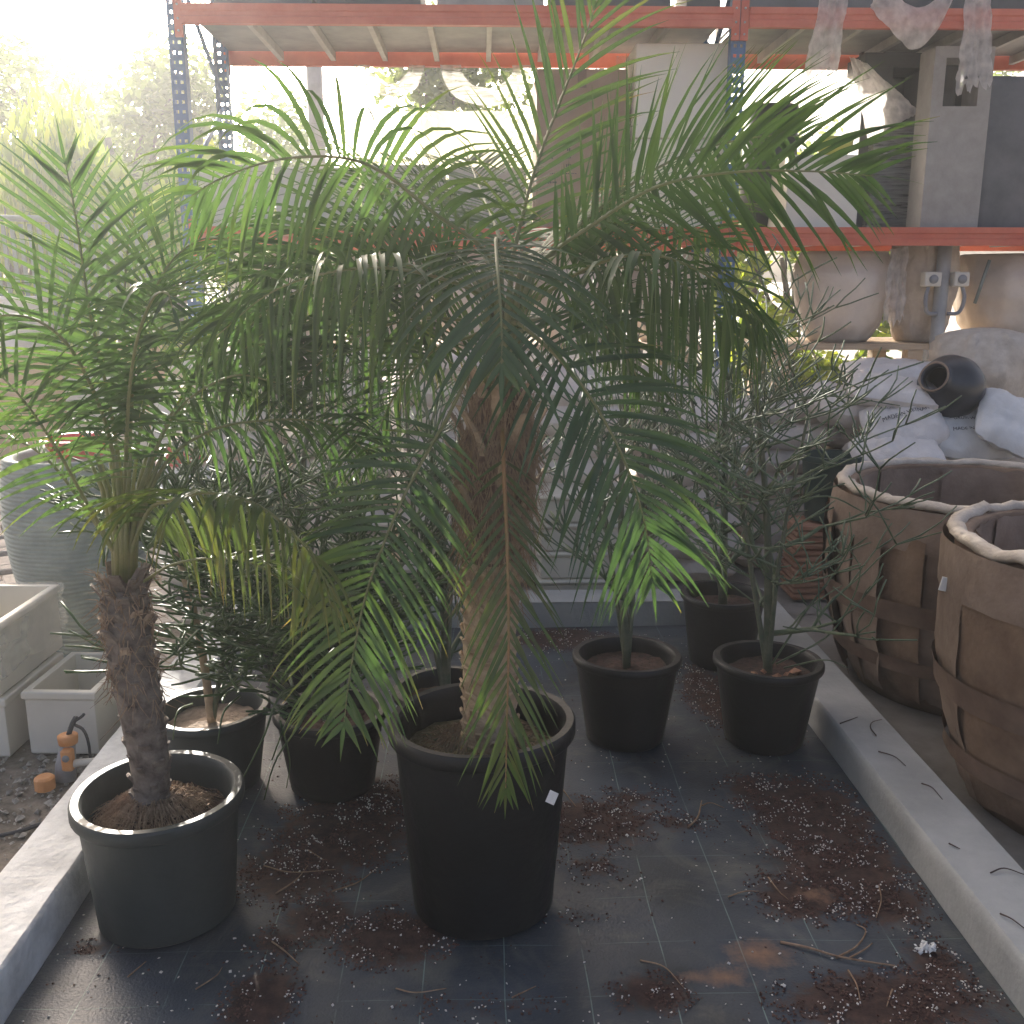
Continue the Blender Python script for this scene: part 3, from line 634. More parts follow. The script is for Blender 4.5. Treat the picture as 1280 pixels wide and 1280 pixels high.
# ------------------------------------------------------------------ pencil-stem succulents in nursery pots
def sticks(parent, base, stems, seed, m, ms, depth=5, seglen=.15, r_tip=.003, spread=.55, upw=.35, splits=(2, 3), tipn=(2, 3), lim=2600):
    rng = random.Random(seed); base = Vector(base); total = [0]
    def grow(mb, p, d, r, ln, lev):
        if total[0] > lim: return
        total[0] += 1
        nseg = 3; pts = [p]; dd = d.copy()
        for k in range(nseg):
            dd = (dd+Vector((rng.uniform(-.26, .26), rng.uniform(-.26, .26), upw*.15))).normalized(); pts.append(pts[-1]+dd*ln/nseg)
        r1 = max(r_tip*.8, r*.72); mb.tube(pts, [r, r*.92, r*.85, r1 if lev else r_tip*.7], 5, cap=(lev == 0))
        if lev == 0: return
        k = rng.randint(*(splits if lev > 1 else tipn))
        for _ in range(k):
            nd = (dd+Vector((rng.gauss(0, spread), rng.gauss(0, spread), rng.uniform(-.1, upw)))).normalized()
            grow(mb, pts[-1], nd, max(r_tip, r1*rng.uniform(.6, .85)), ln*rng.uniform(.6, 1.15), lev-1)
        if lev > 1 and rng.random() < .9:
            nd = (dd+Vector((rng.gauss(0, spread*1.4), rng.gauss(0, spread*1.4), .1))).normalized()
            grow(mb, pts[1], nd, max(r_tip, r1*.5), ln*.8, lev-2 if lev > 2 else 0)
    for (top, r, nb) in stems:
        top = Vector(top); mid = base.lerp(top, .5)+Vector((rng.uniform(-.03, .03), rng.uniform(-.03, .03), 0))
        c = crom([base, mid, top], 14); b_ = MB(); b_.tube(c, [r*(1-.55*k/14)+.0015*nz(k*.8, seed) for k in range(15)], 9); st = b_.build('stem', ms, parent)
        for k in range(nb):
            f = .12+.88*(k+1)/nb; i = int(f*14); a = rng.uniform(0, 6.283); q = MB()
            el = rng.uniform(.2, .9) if f < .95 else 1.2
            d = Vector((math.cos(a)*math.cos(el), math.sin(a)*math.cos(el), math.sin(el)))
            grow(q, c[i], d, r*(1-.55*f)*.75, seglen*rng.uniform(.7, 1.15), depth-1 if f < .95 else depth-2)
            if q.v: q.build('branch', m, parent)
def loose(parent, arcs, m, name='drooping_branch'):
    for pts, r in arcs:
        b_ = MB(); c = crom([P(*p) for p in pts], 14); b_.tube(c, [r*(1-.6*k/14) for k in range(15)], 5); b_.build(name, m, parent)
def pot_plant(lab, px, py, rr, rb, h, soilm, potm, seed, Yc=None, group=None):
    g = G(px, py); c = Vector((g.x, g.y+rb if Yc is None else Yc, 0)); c.z = matz(c.x, c.y)+.002
    e = empty('potted_succulent', c, lab, 'potted plant', group)
    pot(e, c, rr, rb, h, potm, seed=seed, rimh=.028, lip=.012); soil(e, c+Vector((0, 0, h-.05)), rr-.038, soilm, seed, .01)
    return e, c+Vector((0, 0, h-.055))
e, c = pot_plant('pencil-stem succulent in the black pot between the big palm and the kerb-side pot', 788, 946, .176, .128, .30, M['soil'], M['pot_black'], 21)
sticks(e, c, [(P(786, 420, 3.1), .014, 9), (P(740, 480, 3.2), .009, 5), (P(835, 430, 3.15), .010, 6)], 21, M['cactus'], M['cactus_stem'], 4, .17, spread=.75)
e, c = pot_plant('bushy pencil-stem succulent in the black pot touching the smooth white kerb', 968, 950, .176, .128, .29, M['soil'], M['pot_black'], 22)
for q in range(6):
    b = MB(); bit(b, c+Vector((rngx := (q-2.5)*.035, -.05+.02*(q % 3), .012)), .018, random.Random(q)); b.build('clay_chip', M['wood_or'], e, smooth=False)
sticks(e, c, [(P(945, 480, 3.05), .016, 11), (P(1010, 520, 3.0), .009, 7), (P(905, 440, 3.2), .010, 6)], 23, M['cactus'], M['cactus_stem'], 4, .18, spread=.8)
loose(e, [([(965, 830, 3.0), (1010, 760, 2.98), (1060, 690, 2.95), (1062, 640, 2.95)], .004), ([(970, 830, 3.0), (1040, 790, 2.95), (1075, 720, 2.92), (1058, 680, 2.9)], .004), ([(980, 835, 3.0), (1030, 825, 2.9), (1060, 835, 2.85)], .0035),
          ([(950, 560, 3.05), (1010, 540, 3.0), (1070, 500, 2.95), (1115, 468, 2.95)], .005), ([(1060, 505, 2.96), (1080, 495, 2.96), (1090, 460, 2.96)], .003), ([(970, 500, 3.0), (1040, 495, 2.95), (1125, 507, 2.9)], .0035), ([(960, 640, 3.0), (1030, 620, 2.95), (1080, 640, 2.92), (1112, 650, 2.9)], .0035)], M['cactus'])
e, c = pot_plant('tall pencil-stem succulent in a black pot half hidden behind the biggest pot', 560, 960, .165, .12, .29, M['soil'], M['pot_black'], 24, 2.82)
sticks(e, c, [(P(538, 560, 2.9), .016, 10), (P(505, 480, 3.0), .010, 7), (P(575, 520, 2.95), .010, 6)], 24, M['cactus'], M['cactus_stem'], 4, .16, spread=.75)
e, c = pot_plant('leafy green stick plant on a pale leaning trunk in the pot with dry sandy soil', 270, 984, .17, .13, .25, M['soil_pale'], M['pot_green'], 25, 2.78)
b = MB(); b.tube(crom([c+Vector((0, 0, -.02)), P(250, 800, 2.76), P(222, 690, 2.75)], 12), [.014-.004*k/12 for k in range(13)], 8); b.build('pale_trunk', M['bark_tan'], e)
sticks(e, P(235, 745, 2.76), [(P(222, 620, 2.76), .010, 14), (P(268, 640, 2.8), .008, 12)], 25, M['cactus_dark'], M['cactus_stem'], 4, .12, r_tip=.004, lim=4000, spread=.65, upw=.25)
sticks(e, c, [(P(285, 700, 2.76), .009, 20)], 26, M['cactus_dark'], M['cactus_stem'], 4, .12, r_tip=.004, lim=4000, spread=.75, upw=.1)
e, c = pot_plant('dense dark green stick plant spilling over its pot under the drooping fronds', 415, 992, .165, .125, .25, M['soil'], M['pot_black'], 27, 2.76)
sticks(e, c, [(P(400, 700, 2.76), .012, 22), (P(340, 730, 2.7), .010, 20), (P(450, 700, 2.8), .010, 14), (P(300, 780, 2.7), .008, 14)], 28, M['cactus_dark'], M['cactus_stem'], 4, .12, r_tip=.004, lim=5000, spread=.75, upw=.12)
loose(e, [([(390, 850, 2.7), (350, 870, 2.62), (330, 920, 2.58), (300, 980, 2.55)], .005), ([(395, 860, 2.7), (378, 900, 2.6), (345, 950, 2.57), (330, 1000, 2.56)], .0045), ([(380, 850, 2.7), (384, 830, 2.6), (392, 860, 2.55), (360, 900, 2.55), (340, 950, 2.55)], .005), ([(350, 900, 2.57), (362, 950, 2.56), (358, 985, 2.56)], .003), ([(300, 870, 2.7), (280, 890, 2.6), (272, 930, 2.56)], .0045), ([(240, 880, 2.7), (222, 890, 2.58), (216, 925, 2.56)], .004)], M['cactus_dark'])
e, c = pot_plant('pencil-stem succulent in a black pot behind two others near the back kerb', 885, 805, .17, .125, .29, M['soil'], M['pot_black'], 29, 3.72)
sticks(e, c, [(P(905, 420, 3.75), .018, 10), (P(860, 470, 3.75), .010, 6)], 30, M['cactus'], M['cactus_stem'], 4, .19, spread=.75)
e, c = pot_plant('pencil-stem succulent in a black pot at the left end of the back kerb', 370, 870, .17, .125, .29, M['soil'], M['pot_black'], 31, 3.55)
sticks(e, c, [(P(395, 470, 3.6), .016, 10), (P(340, 500, 3.6), .011, 8), (P(450, 480, 3.6), .011, 7)], 32, M['cactus'], M['cactus_stem'], 4, .18, spread=.75)

# ------------------------------------------------------------------ pallet rack
RY0, RY1 = 5.8, 6.8; RXS = [-1.64, 1.395, 4.43]; LV = [1.69, 2.825]; BHt = .1
rack = empty('pallet_rack', (0, 6.3, -.008), 'orange-beamed pallet rack with blue punched uprights behind the potted plants', 'rack')
def upright(x, y, top):
    b = MB(); f = -1 if y == RY0 else 1; w = .08; t = .003
    yf = y
    for xs, ww in ((-.033, .014), (0, .018), (.033, .014)): b.box((x+xs, yf, top/2), (ww, t, top))
    z = .0
    while z < top:
        for xs in (-.0175, .0175): b.box((x+xs, yf, z+.016), (.0171, t, .033))
        z += .05
    for s in (-1, 1): b.box((x+s*.0385, yf-f*.034, top/2), (t, .065, top))
    return b.build('upright', M['blue'], rack, smooth=False)
for x in RXS:
    for y in (RY0, RY1): u = upright(x, y, 3.75)
    for k in range(6):
        b = MB(); za = .25+.6*k
        b.tube([(x, RY0+.07, za), (x, RY1-.07, za+.5)] if k % 2 else [(x, RY1-.07, za), (x, RY0+.07, za+.5)], .014, 6); b.build('brace', M['blue'], rack)
def beam(x0, x1, y, z):
    b = MB(); L_ = x1-x0-.09; xc = (x0+x1)/2; f = -1 if y == RY0 else 1
    yy = y+f*.028
    prof = [(-.02, 0), (.02, 0), (.02, .035), (.013, .042), (.013, .062), (.02, .069), (.02, BHt), (-.02, BHt)]
    vs_ = [Vector((xx, yy+f*a, z+h)) for xx in (xc-L_/2, xc+L_/2) for a, h in prof]; n = len(prof)
    fs = [tuple(range(n)), tuple(range(2*n-1, n-1, -1))]+[(i, i+n, (i+1) % n+n, (i+1) % n) for i in range(n)]
    b.add(vs_, fs); o = b.build('beam', M['orange'], rack, smooth=False)
    for s, xe in ((1, x0), (-1, x1)):
        q = MB(); q.box((xe+s*.024, y+f*.012, z+.04), (.042, .016, .2)); q.build('connector', M['orange'], o, smooth=False)
        q = MB()
        for dz in (-.03, .03, .1): q.tube([(xe+s*.024, y+f*.02, z+dz), (xe+s*.024, y+f*.024, z+dz)], .006, 8)
        q.build('lock_pins', M['grey_steel'], o)
    return o
for i in (0, 1):
    for z in LV:
        for y in (RY0, RY1): beam(RXS[i], RXS[i+1], y, z)
        n = 9; w = (RXS[i+1]-RXS[i]-.1)/n
        for k in range(n):
            x = RXS[i]+.05+w*(k+.5); b = MB(); b.box((x, (RY0+RY1)/2, z+BHt-.014), (w-.004, RY1-RY0-.05, .02)); b.build('deck_panel', M['deck'], rack, smooth=False)
        for k in range(1, n):
            x = RXS[i]+.05+w*k; b = MB(); b.box((x, (RY0+RY1)/2, z+BHt-.052), (.03, RY1-RY0-.04, .05)); b.build('cross_bar', M['grey_steel'], rack, smooth=False)
S1, S2 = LV[0]+BHt-.003, LV[1]+BHt-.003

# things on the rack
def crate(name, px0, px1, py_top, Y, depth, z0, m, label, cat, group=None, lid=None, rz=0, bev=.006):
    a = P(px0, 300, Y); c_ = P(px1, 300, Y); h = P((px0+px1)/2, py_top, Y).z-z0; x = (a.x+c_.x)/2
    b = MB(); b.box((x, Y+depth/2, z0+h/2+.001), (c_.x-a.x, depth, h), rz=rz, bev=bev)
    o = auto(b.build(name, m, loc=(x, Y+depth/2, z0)), 30); return tag(o, label, cat, group), (a.x, c_.x, z0, z0+h, Y)
# brown carton with print
o, (x0, x1, z0, z1, Y) = crate('carton', 670, 779, 86, 6.0, .5, S1, M['carton'], 'tall plain brown carton standing on the rack shelf', 'carton')
def mark(o, xx, zz, w, h, Y): 
    b = MB(); b.box((xx, Y-.0012, zz), (w, .002, h)); b.build('print', M['ink'], o, smooth=False)
rng = random.Random(2)
for (px, py, w, h) in ((688, 197, .03, .018), (711, 187, .02, .02), (688, 207, .025, .012), (711, 197, .03, .016), (712, 207, .04, .02), (704, 217, .15, .006), (690, 228, .05, .014), (706, 228, .03, .01)):
    q = P(px, py, 6.0); x = q.x-w/2
    while x < q.x+w/2:
        ww = rng.uniform(.004, .009); mark(o, x+ww/2, q.z, ww, h*rng.uniform(.6, 1), 6.0); x += ww+.004
b = MB(); b.box(((x0+x1)/2, 5.999, z1-.05), (.05, .002, .1)); b.build('tape', M['tape'], o, smooth=False)
o, ext = crate('cream_box', 788, 905, 174, 5.93, .45, S1, M['cream_box'], 'lower of two stacked cream boxes beside the blue upright', 'box')
o2, _ = crate('cream_box', 789, 904, 54, 5.925, .45, ext[3]+.004, M['cream_box'], 'upper of two stacked cream boxes beside the blue upright', 'box')
def drape(name, pts_top, pts_bot, Y, amp, m, label, cat, seed, nu=22, nv=26, ragged=.03, group=None, curl=0.):
    b = MB(); a0, a1 = P(*pts_top[0], Y), P(*pts_top[1], Y); b0, b1 = P(*pts_bot[0], Y), P(*pts_bot[1], Y)
    def fn(u, v):
        uu = .5+(u-.5)*(1+ragged*1.4*nz(v*4, seed+(7 if u > .5 else 1))+ragged*.8*nz(v*15, seed+(3 if u > .5 else 9))); p = a0.lerp(a1, uu).lerp(b0.lerp(b1, uu), v+ (ragged*(nz(u*7, seed)+.6*nz(u*19, seed)) if v > .9 else 0))
        w = nz(u*5+seed, v*1.6)+.6*nz(u*13, v*3+seed)+.35*nz(u*27+seed, v*9)
        return p+Vector((amp*.35*nz(v*5, u*3, seed), amp*w-curl*v*(1-v), amp*.2*nz(u*9, v*9, seed)))
    b.grid(fn, nu, nv); loc = (a0.lerp(a1, .5).x, Y, min(b0.z, b1.z))
    return tag(b.build(name, m, loc=loc), label, cat, group)
drape('film_scrap', ((793, 70), (770, 70)), ((788, 170), (766, 175)), 6.2, .015, M['film'], 'clear film hanging between the carton and the cream boxes', 'plastic film', 9)
# grey boards on the left half
xs = [240, 345, 452, 560, 660]
for k in range(4):
    crate('grey_board', xs[k]+2, xs[k+1]-2, 206+3*(k % 2), 6.45, .06, S1, M['greyboard'], 'pale grey board on the rack shelf, '+['first', 'second', 'third', 'fourth'][k]+' from the end upright', 'board', 'grey boards on the rack shelf')
# hanging plastic sheet behind the boards and rolled film loops
drape('plastic_sheet', ((428, 140), (668, 138)), ((428, 250), (668, 250)), 6.74, .02, M['sheet'], 'milky yellowish plastic sheet hung across the back of the rack', 'plastic sheet', 4, 30, 14, 0)
for k, (px, r) in enumerate(((487, 38), (608, 50))):
    b = MB(); q = P(px, 82, 6.7); sc = 6.4/FOC
    def fn(u, v, px=px, r=r, k=k):
        a = math.pi*u; rr = (r*(.62+.5*v)+3*nz(u*6, v*5, k))*sc
        return Vector((q.x-rr*math.cos(a), 6.68+.03*nz(u*5, v*4, k+3), q.z-rr*.85*math.sin(a)))
    b.grid(fn, 26, 8); tag(b.build('film_loop', M['film_wrap'], loc=(q.x, 6.7, q.z-.25)), 'loop of milky film sagging under the upper shelf at the rack back', 'plastic film', 'sagging film loops')
# upper shelf cargo; its height out of view is shaped to shade the bed
def planter(name, px0, px1, Y, d, h, m, label, group=None):
    a = P(px0, 15, Y); c_ = P(px1, 15, Y); x = (a.x+c_.x)/2; w = c_.x-a.x; b = MB()
    t = .03; zb = S2+.001
    b.box((x, Y+d/2, zb+.02), (w, d, .04)); 
    for sx in (-1, 1): b.box((x+sx*(w/2-t/2), Y+d/2, zb+.04+(h-.04)/2), (t, d, h-.04))
    for sy in (-1, 1): b.box((x, Y+d/2+sy*(d/2-t/2), zb+.04+(h-.04)/2), (w-2*t, t, h-.04))
    return tag(b.build(name, m, loc=(x, Y+d/2, zb), smooth=False), label, 'planter', group)
planter('planter_box', 268, 390, 5.9, .6, .55, M['slate'], 'slate-coloured planter box at the left end of the upper shelf')
planter('planter_box', 396, 526, 5.9, .6, .6, M['darkpanel'], 'long near-black planter box on the upper shelf left of the gap')
planter('planter_box', 546, 680, 5.95, .6, .5, M['greypanel'], 'dull grey planter box on the upper shelf right of the gap')
planter('planter_box', 690, 838, 5.95, .6, .5, M['darkpanel'], 'near-black planter box on the upper shelf above the cream boxes')
planter('planter_box', 858, 900, 5.95, .5, .4, M['darkpanel'], 'narrow black planter on the upper shelf beside the blue upright')
planter('planter_box', 925, 1090, 5.98, .6, .55, M['slate'], 'wide slate planter on the upper shelf behind torn plastic')
planter('planter_box', 1100, 1290, 6.0, .6, .55, M['darkpanel'], 'wide black planter at the right end of the upper shelf')
# right bay: pedestals, film, rounded planter
def pedestal(name, px0, px1, py_top, hx0, hx1, hy0, hy1, Y, d, m, label):
    k = P((px0+px1)/2, 282, Y); a = P(px0, 282, Y).x; c_ = P(px1, 282, Y).x; zt = P(px1, py_top, Y).z
    h0, h1 = a+(c_-a)*hx0, a+(c_-a)*hx1; z0 = S1+.001; H_ = zt-z0; zl, zh = z0+H_*hy0, z0+H_*hy1; yc = Y+d/2
    b = MB()
    b.box(((a+c_)/2, yc, (z0+zl)/2), (c_-a, d, zl-z0)); b.box(((a+c_)/2, yc, (zh+zt)/2), (c_-a, d, zt-zh))
    b.box(((a+h0)/2, yc, (zl+zh)/2), (h0-a, d-.004, zh-zl)); b.box(((h1+c_)/2, yc, (zl+zh)/2), (c_-h1, d-.004, zh-zl))
    return tag(b.build(name, m, loc=((a+c_)/2, yc, z0), smooth=False), label, 'pedestal'), ((a+c_)/2, yc, z0)
pedestal('slotted_pedestal', 1150, 1222, 58, .2, .78, .68, .94, 5.88, .2, M['greypanel'], 'tall pale grey pedestal with a rectangular slot near its top')
o, (xx, yy, zz) = pedestal('slotted_pedestal', 1066, 1158, 66, .38, .8, .58, .92, 6.3, .3, M['darkpanel'], 'dark slotted pedestal wrapped in stretch film behind the pale grey one')
b = MB(); x0, x1 = P(1084, 280, 6.22).x, P(1149, 280, 6.22).x; zt = P(1110, 165, 6.22).z; n = 40
def fn(u, v):
    z = S1+.005+(zt-S1)*v; k = u*4
    cs = [(x0, 6.22), (x1, 6.22), (x1, 6.66), (x0, 6.66), (x0, 6.22)]; i = min(3, int(k)); f = k-i
    x = cs[i][0]+(cs[i+1][0]-cs[i][0])*f; y = cs[i][1]+(cs[i+1][1]-cs[i][1])*f
    w = .012*nz(v*40+u*4, u*3)+.008*nz(v*90-u*9, u*5)
    return Vector((x, y+(w if i in (0, 2) else 0), z+(.10*u*1 if v > .99 and i == 0 else 0)))
b.grid(fn, 32, 70); tag(b.build('film_wrap', M['film_wrap'], loc=((x0+x1)/2, 6.4, S1)), 'grey stretch film wound in creases round the dark pedestal', 'plastic film')
crate('slot_backing', 1060, 1182, 64, 6.68, .05, S1, M['darkpanel'], 'dark backing added behind the two slotted pedestals to darken their slots', 'board')  # backing added so the open slots read as shaded
drape('film_flap', ((1062, 70), (1085, 80)), ((1085, 175), (1150, 140)), 6.1, .03, M['film_dense'], 'torn cream plastic flap slumped over the wrapped pedestal', 'plastic film', 21)
b = MB(); a = P(1214, 280, 5.9); c_ = P(1300, 280, 5.9); hh = P(1250, 95, 5.9).z-S1; w = c_.x-a.x; r = .06
ring = []
for cx, cy, a0 in ((w/2-r, -.2+r, -90), (w/2-r, .2-r, 0), (-w/2+r, .2-r, 90), (-w/2+r, -.2+r, 180)):
    for k in range(6): ring.append((cx+r*math.cos(R(a0+18*k)), cy+r*math.sin(R(a0+18*k))))
n = len(ring); vs_ = []
cxm = (a.x+c_.x)/2
for s, z in ((.86, 0), (1, hh*.5), (1.03, hh-.04), (1.0, hh-.01), (.96, hh), (.86, hh), (.8, .05)):
    vs_ += [Vector((cxm+x*s, 6.1+y*s, S1+.001+z)) for x, y in ring]
fs = [tuple(range(n-1, -1, -1))]+[(l*n+i, l*n+(i+1) % n, l*n+n+(i+1) % n, l*n+n+i) for l in range(6) for i in range(n)]+[tuple(range(6*n, 7*n))]
b.add(vs_, fs); tag(auto(b.build('rounded_planter', M['slate'], loc=(cxm, 6.1, S1)), 40), 'tall dark planter with rounded corners at the right end of the middle shelf', 'planter')
drape('torn_plastic', ((1028, -12), (1062, -12)), ((1003, 95), (1046, 92)), 5.735, .02, M['film_dense'], 'torn strip of milky plastic hanging narrow from the upper shelf', 'plastic film', 31, ragged=.12)
drape('torn_plastic', ((1206, -12), (1240, -12)), ((1196, 116), (1240, 104)), 5.73, .02, M['film_dense'], 'widest torn plastic strip hanging over the pale pedestal slot', 'plastic film', 37, ragged=.15)
b = MB(); q0, q1, q2 = P(1088, 8, 5.73), P(1142, 57, 5.72), P(1192, -4, 5.73)
def fn(u, v):
    p = crom([q0, P(1112, 32, 5.72), q1, P(1170, 36, 5.72), q2], 24)[int(round(u*24))]
    w = .07+.14*math.sin(math.pi*u)
    return p+Vector((.01*nz(u*9, v*4), -.02*math.sin(v*math.pi)+.02*nz(u*8, v*7), w*(v-.1)+.012*nz(u*14, v*3)))
b.grid(fn, 24, 10); tag(b.build('torn_plastic', M['film_dense'], loc=(q1.x, 5.73, q1.z)), 'milky plastic swag looped over the orange beam', 'plastic film')
# smaller things beyond the foliage on the middle shelf
b = MB(); q = P(1043, 186, 6.1); b.lathe([(.03, 0), (.07, .01), (.1, .05), (.105, .1), (.1, .11), (.09, .1), (.07, .02), (.001, .015)], (q.x, 6.1, q.z-.05), 28)
tag(b.build('yellow_bowl', M['yellow'], loc=(q.x, 6.1, q.z-.05)), 'yellow-green glazed bowl on a cream carton of the rack', 'bowl')
zb = q.z-.051
b = MB(); b.box((q.x-.1, 6.15, (S1+zb)/2+.001), (.42, .4, zb-S1-.002), bev=.006); tag(auto(b.build('cream_carton', M['cream_box'], loc=(q.x-.1, 6.15, S1)), 30), 'cream carton under the yellow bowl on the rack', 'carton')
b = MB(); q = P(968, 132, 6.4); b.lathe([(.12, 0), (.16, .1), (.17, .3), (.16, q.z-S1), (.15, q.z-S1), (.14, .1), (.001, .08)], (q.x, 6.45, S1+.001), 28, cap0=True)
tag(b.build('dark_round_pot', M['darkpanel'], loc=(q.x, 6.45, S1)), 'dark round pot on the rack beside the cream carton', 'pot')

# ------------------------------------------------------------------ sacks and stacks under the rack
def sack_fn(a, bb, h, seed):
    def f(u, v, s):
        e = max(0, (1-abs(u)**3.2))**.5*max(0, (1-abs(v)**3))**.5
        x = u*a*(1-.10*abs(v)**4)*(1+.02*nz(v*3, seed)); y = v*bb*(1-.10*abs(u)**4)*(1+.03*nz(u*4, seed+2))
        w = .016*nz(u*2.2+seed, v*2.2, s)+.010*nz(u*5, v*6+seed, s*2)+.005*nz(u*13+seed, v*11)
        pk = .012*math.sin(u*9+seed+3*nz(v*2, seed))*max(0, abs(v)-.45)+.012*math.sin(v*8+seed)*max(0, abs(u)-.55)
        return Vector((x, y+.012*nz(u*3, seed), s*h*e*(1+.18*nz(u*1.6, v*1.6, seed+s))+(w+pk)*min(1, e*1.6)))
    return f
def sack_mesh(a, bb, h, seed, m, loc=(0, 0, 0)):
    f = sack_fn(a, bb, h, seed); b = MB(); nu, nv = 30, 22
    b.grid(lambda u, v: f(u*2-1, v*2-1, 1), nu, nv); b.grid(lambda u, v: f(1-u*2, v*2-1, -1), nu, nv)
    return b.build('sack', m), f
rng = random.Random(9)
protos = [sack_mesh(.27, .19, .075, s, M['sack_pink'])[0] for s in (1, 5, 9)]
usedp = set(); nsack = 0
def put_sack(x, y, z, rz, label, group, rx=0, ry=0, m=None, sc=1.0):
    global nsack
    k = rng.randrange(3); o = protos[k]
    if k in usedp: o = o.copy(); scene.collection.objects.link(o)
    usedp.add(k); o.location = (x, y, z); o.rotation_euler = (rx, ry, rz); o.scale = (sc, sc, sc)
    if m: o.material_slots[0].link = 'OBJECT'; o.material_slots[0].material = m
    tag(o, label, 'sack', group); nsack += 1; return o
# wall of dusty sacks behind the back kerb
ORD = ['topmost', 'second from the top', 'third from the top', 'fourth from the top', 'fifth from the top', 'sixth from the top', 'seventh from the top', 'eighth from the top', 'ninth from the top']
ROWS = [(-1.55, .1, 5.0, 9, 3, 'in the stack behind the left back kerb', 'sacks stacked behind the left back kerb'),  # widened and raised a layer to keep sun off the mat
        (-.45, 1.36, 5.42, 8, 3, 'in the added rear stack blocking sun before the rack', 'added rear sacks blocking sun'),  # rear row added to stop sun through gaps between the front piles
        (.12, .72, 4.92, 8, 1, 'in the pile behind the big palm', 'sacks piled behind the big palm'),
        (.73, 1.34, 4.95, 7, 1, 'in the pile behind the kerb-side succulent', 'sacks piled behind the kerb-side succulent'),
        (1.37, 2.3, 5.2, 7, 2, 'in the stack below the black jar', 'sacks stacked below the jar')]
for (x0, x1, Y, layers, n, lab, grp) in ROWS:
    for l in range(layers):
        for i in range(n):
            x = x0+(x1-x0)*(i+.5)/n+rng.uniform(-.02, .02)
            put_sack(x, Y+rng.uniform(-.03, .03), .065+l*.128, rng.uniform(-.06, .06), 'dusty cream sack, '+ORD[layers-1-l]+', '+lab, grp, ry=rng.uniform(-.04, .04), sc=rng.uniform(.96, 1.04))
# cream troughs stacked in front of the sacks
for k in range(4):
    b = MB(); x0, x1 = P(672, 700, 4.45).x, P(800, 700, 4.45).x; z0 = k*.135; b.box(((x0+x1)/2, 4.6, z0+.055), (x1-x0-.02, .3, .11), bev=.008)
    lip = MB(); 
    o = auto(b.build('cream_trough', M['cream'], loc=((x0+x1)/2, 4.6, z0-.006)), 30)
    lip.box(((x0+x1)/2, 4.6, z0+.121), (x1-x0+.01, .33, .02), bev=.006)
    q = lip.build('rim', M['cream'], None, loc=((x0+x1)/2, 4.6, z0-.006)); q.parent = o; q.location = (0, 0, 0)
    tag(o, ['lowest', 'second lowest', 'second highest', 'highest'][k]+' of the stacked smooth cream troughs behind the back kerb', 'trough', 'stacked cream troughs')
# loose sacks on the right, some printed
def printed_sack(c, a, bb, h, seed, m, rx, ry, rz, label, lines=None):
    o, f = sack_mesh(a, bb, h, seed, m); o.location = c; o.rotation_euler = (rx, ry, rz); tag(o, label, 'sack')
    for (txt, u0, v0, size) in (lines or []):
        cu = bpy.data.curves.new('lettering', 'FONT'); cu.body = txt; cu.size = size; cu.align_x = 'CENTER'
        to = bpy.data.objects.new('tmp_text', cu); scene.collection.objects.link(to)
        me = to.to_mesh(); vs_ = [v.co.copy() for v in me.vertices]; fs = [tuple(p.vertices) for p in me.polygons]; to.to_mesh_clear()
        bpy.data.objects.remove(to); bpy.data.curves.remove(cu)
        b_ = MB(); b_.add([f(max(-.98, min(.98, u0+v.x/a)), max(-.98, min(.98, v0+v.y/bb)), 1)+Vector((0, 0, .0035)) for v in vs_], fs)
        t_ = b_.build('lettering', M['ink'], None, smooth=False); t_.parent = o
    return o
q = P(1122, 490, 4.75); printed_sack((q.x, 4.8, q.z-.01), .23, .17, .07, 41, M['sack'], R(8), R(6), R(-8), 'plump white sack on top of the printed sacks beside the black jar')
q = P(1137, 533, 4.6); printed_sack((q.x, 4.66, q.z-.005), .19, .15, .07, 43, M['sack'], R(50), R(-14), R(4), 'tilted white sack with two lines of black lettering', [('MADE IN VIETNAM', 0, .12, .027), ('GROSS WT 25KG', -.1, .5, .02)])
q = P(1128, 566, 4.5); printed_sack((q.x, 4.56, q.z-.02), .2, .16, .07, 47, M['sack'], R(30), R(-10), 0, 'creased white sack slumped under the tilted printed one')
q = P(1222, 540, 4.6); printed_sack((q.x, 4.66, q.z-.01), .2, .16, .07, 45, M['sack_grey'], R(42), 0, R(-3), 'flat grey-white sack with black lettering below the black jar', [('MADE IN VIETNAM', -.05, -.25, .025), ('GROSS WT 25KG', -.05, .15, .024)])
q = P(1262, 530, 4.5); printed_sack((q.x+.02, 4.55, q.z+.0), .15, .19, .06, 49, M['sack_grey'], R(35), R(25), R(-15), 'crumpled grey-white sack overlapping the flat printed one')
q = P(1120, 463, 5.3); printed_sack((q.x, 5.3, q.z-.01), .27, .2, .06, 51, M['sack'], R(6), 0, R(5), 'limp white sack lying at the back near the pipe post')
q = P(1060, 500, 4.9); printed_sack((q.x, 4.9, q.z-.03), .22, .16, .09, 53, M['sack_pink'], R(14), R(10), R(10), 'dusty sack behind the kerb-side succulent')
# supporting heap below the printed sacks
for l in range(6):
    put_sack(P(1145, 600, 4.62).x+rng.uniform(-.04, .04), 4.82, .065+l*.12, rng.uniform(-.1, .1), 'dusty cream sack in the heap under the printed sacks', 'sacks under the printed ones', sc=.9)
    put_sack(P(1250, 600, 4.62).x+.1, 4.8, .065+l*.12, rng.uniform(-.1, .1), 'dusty cream sack in the heap under the printed sacks', 'sacks under the printed ones', sc=.9)
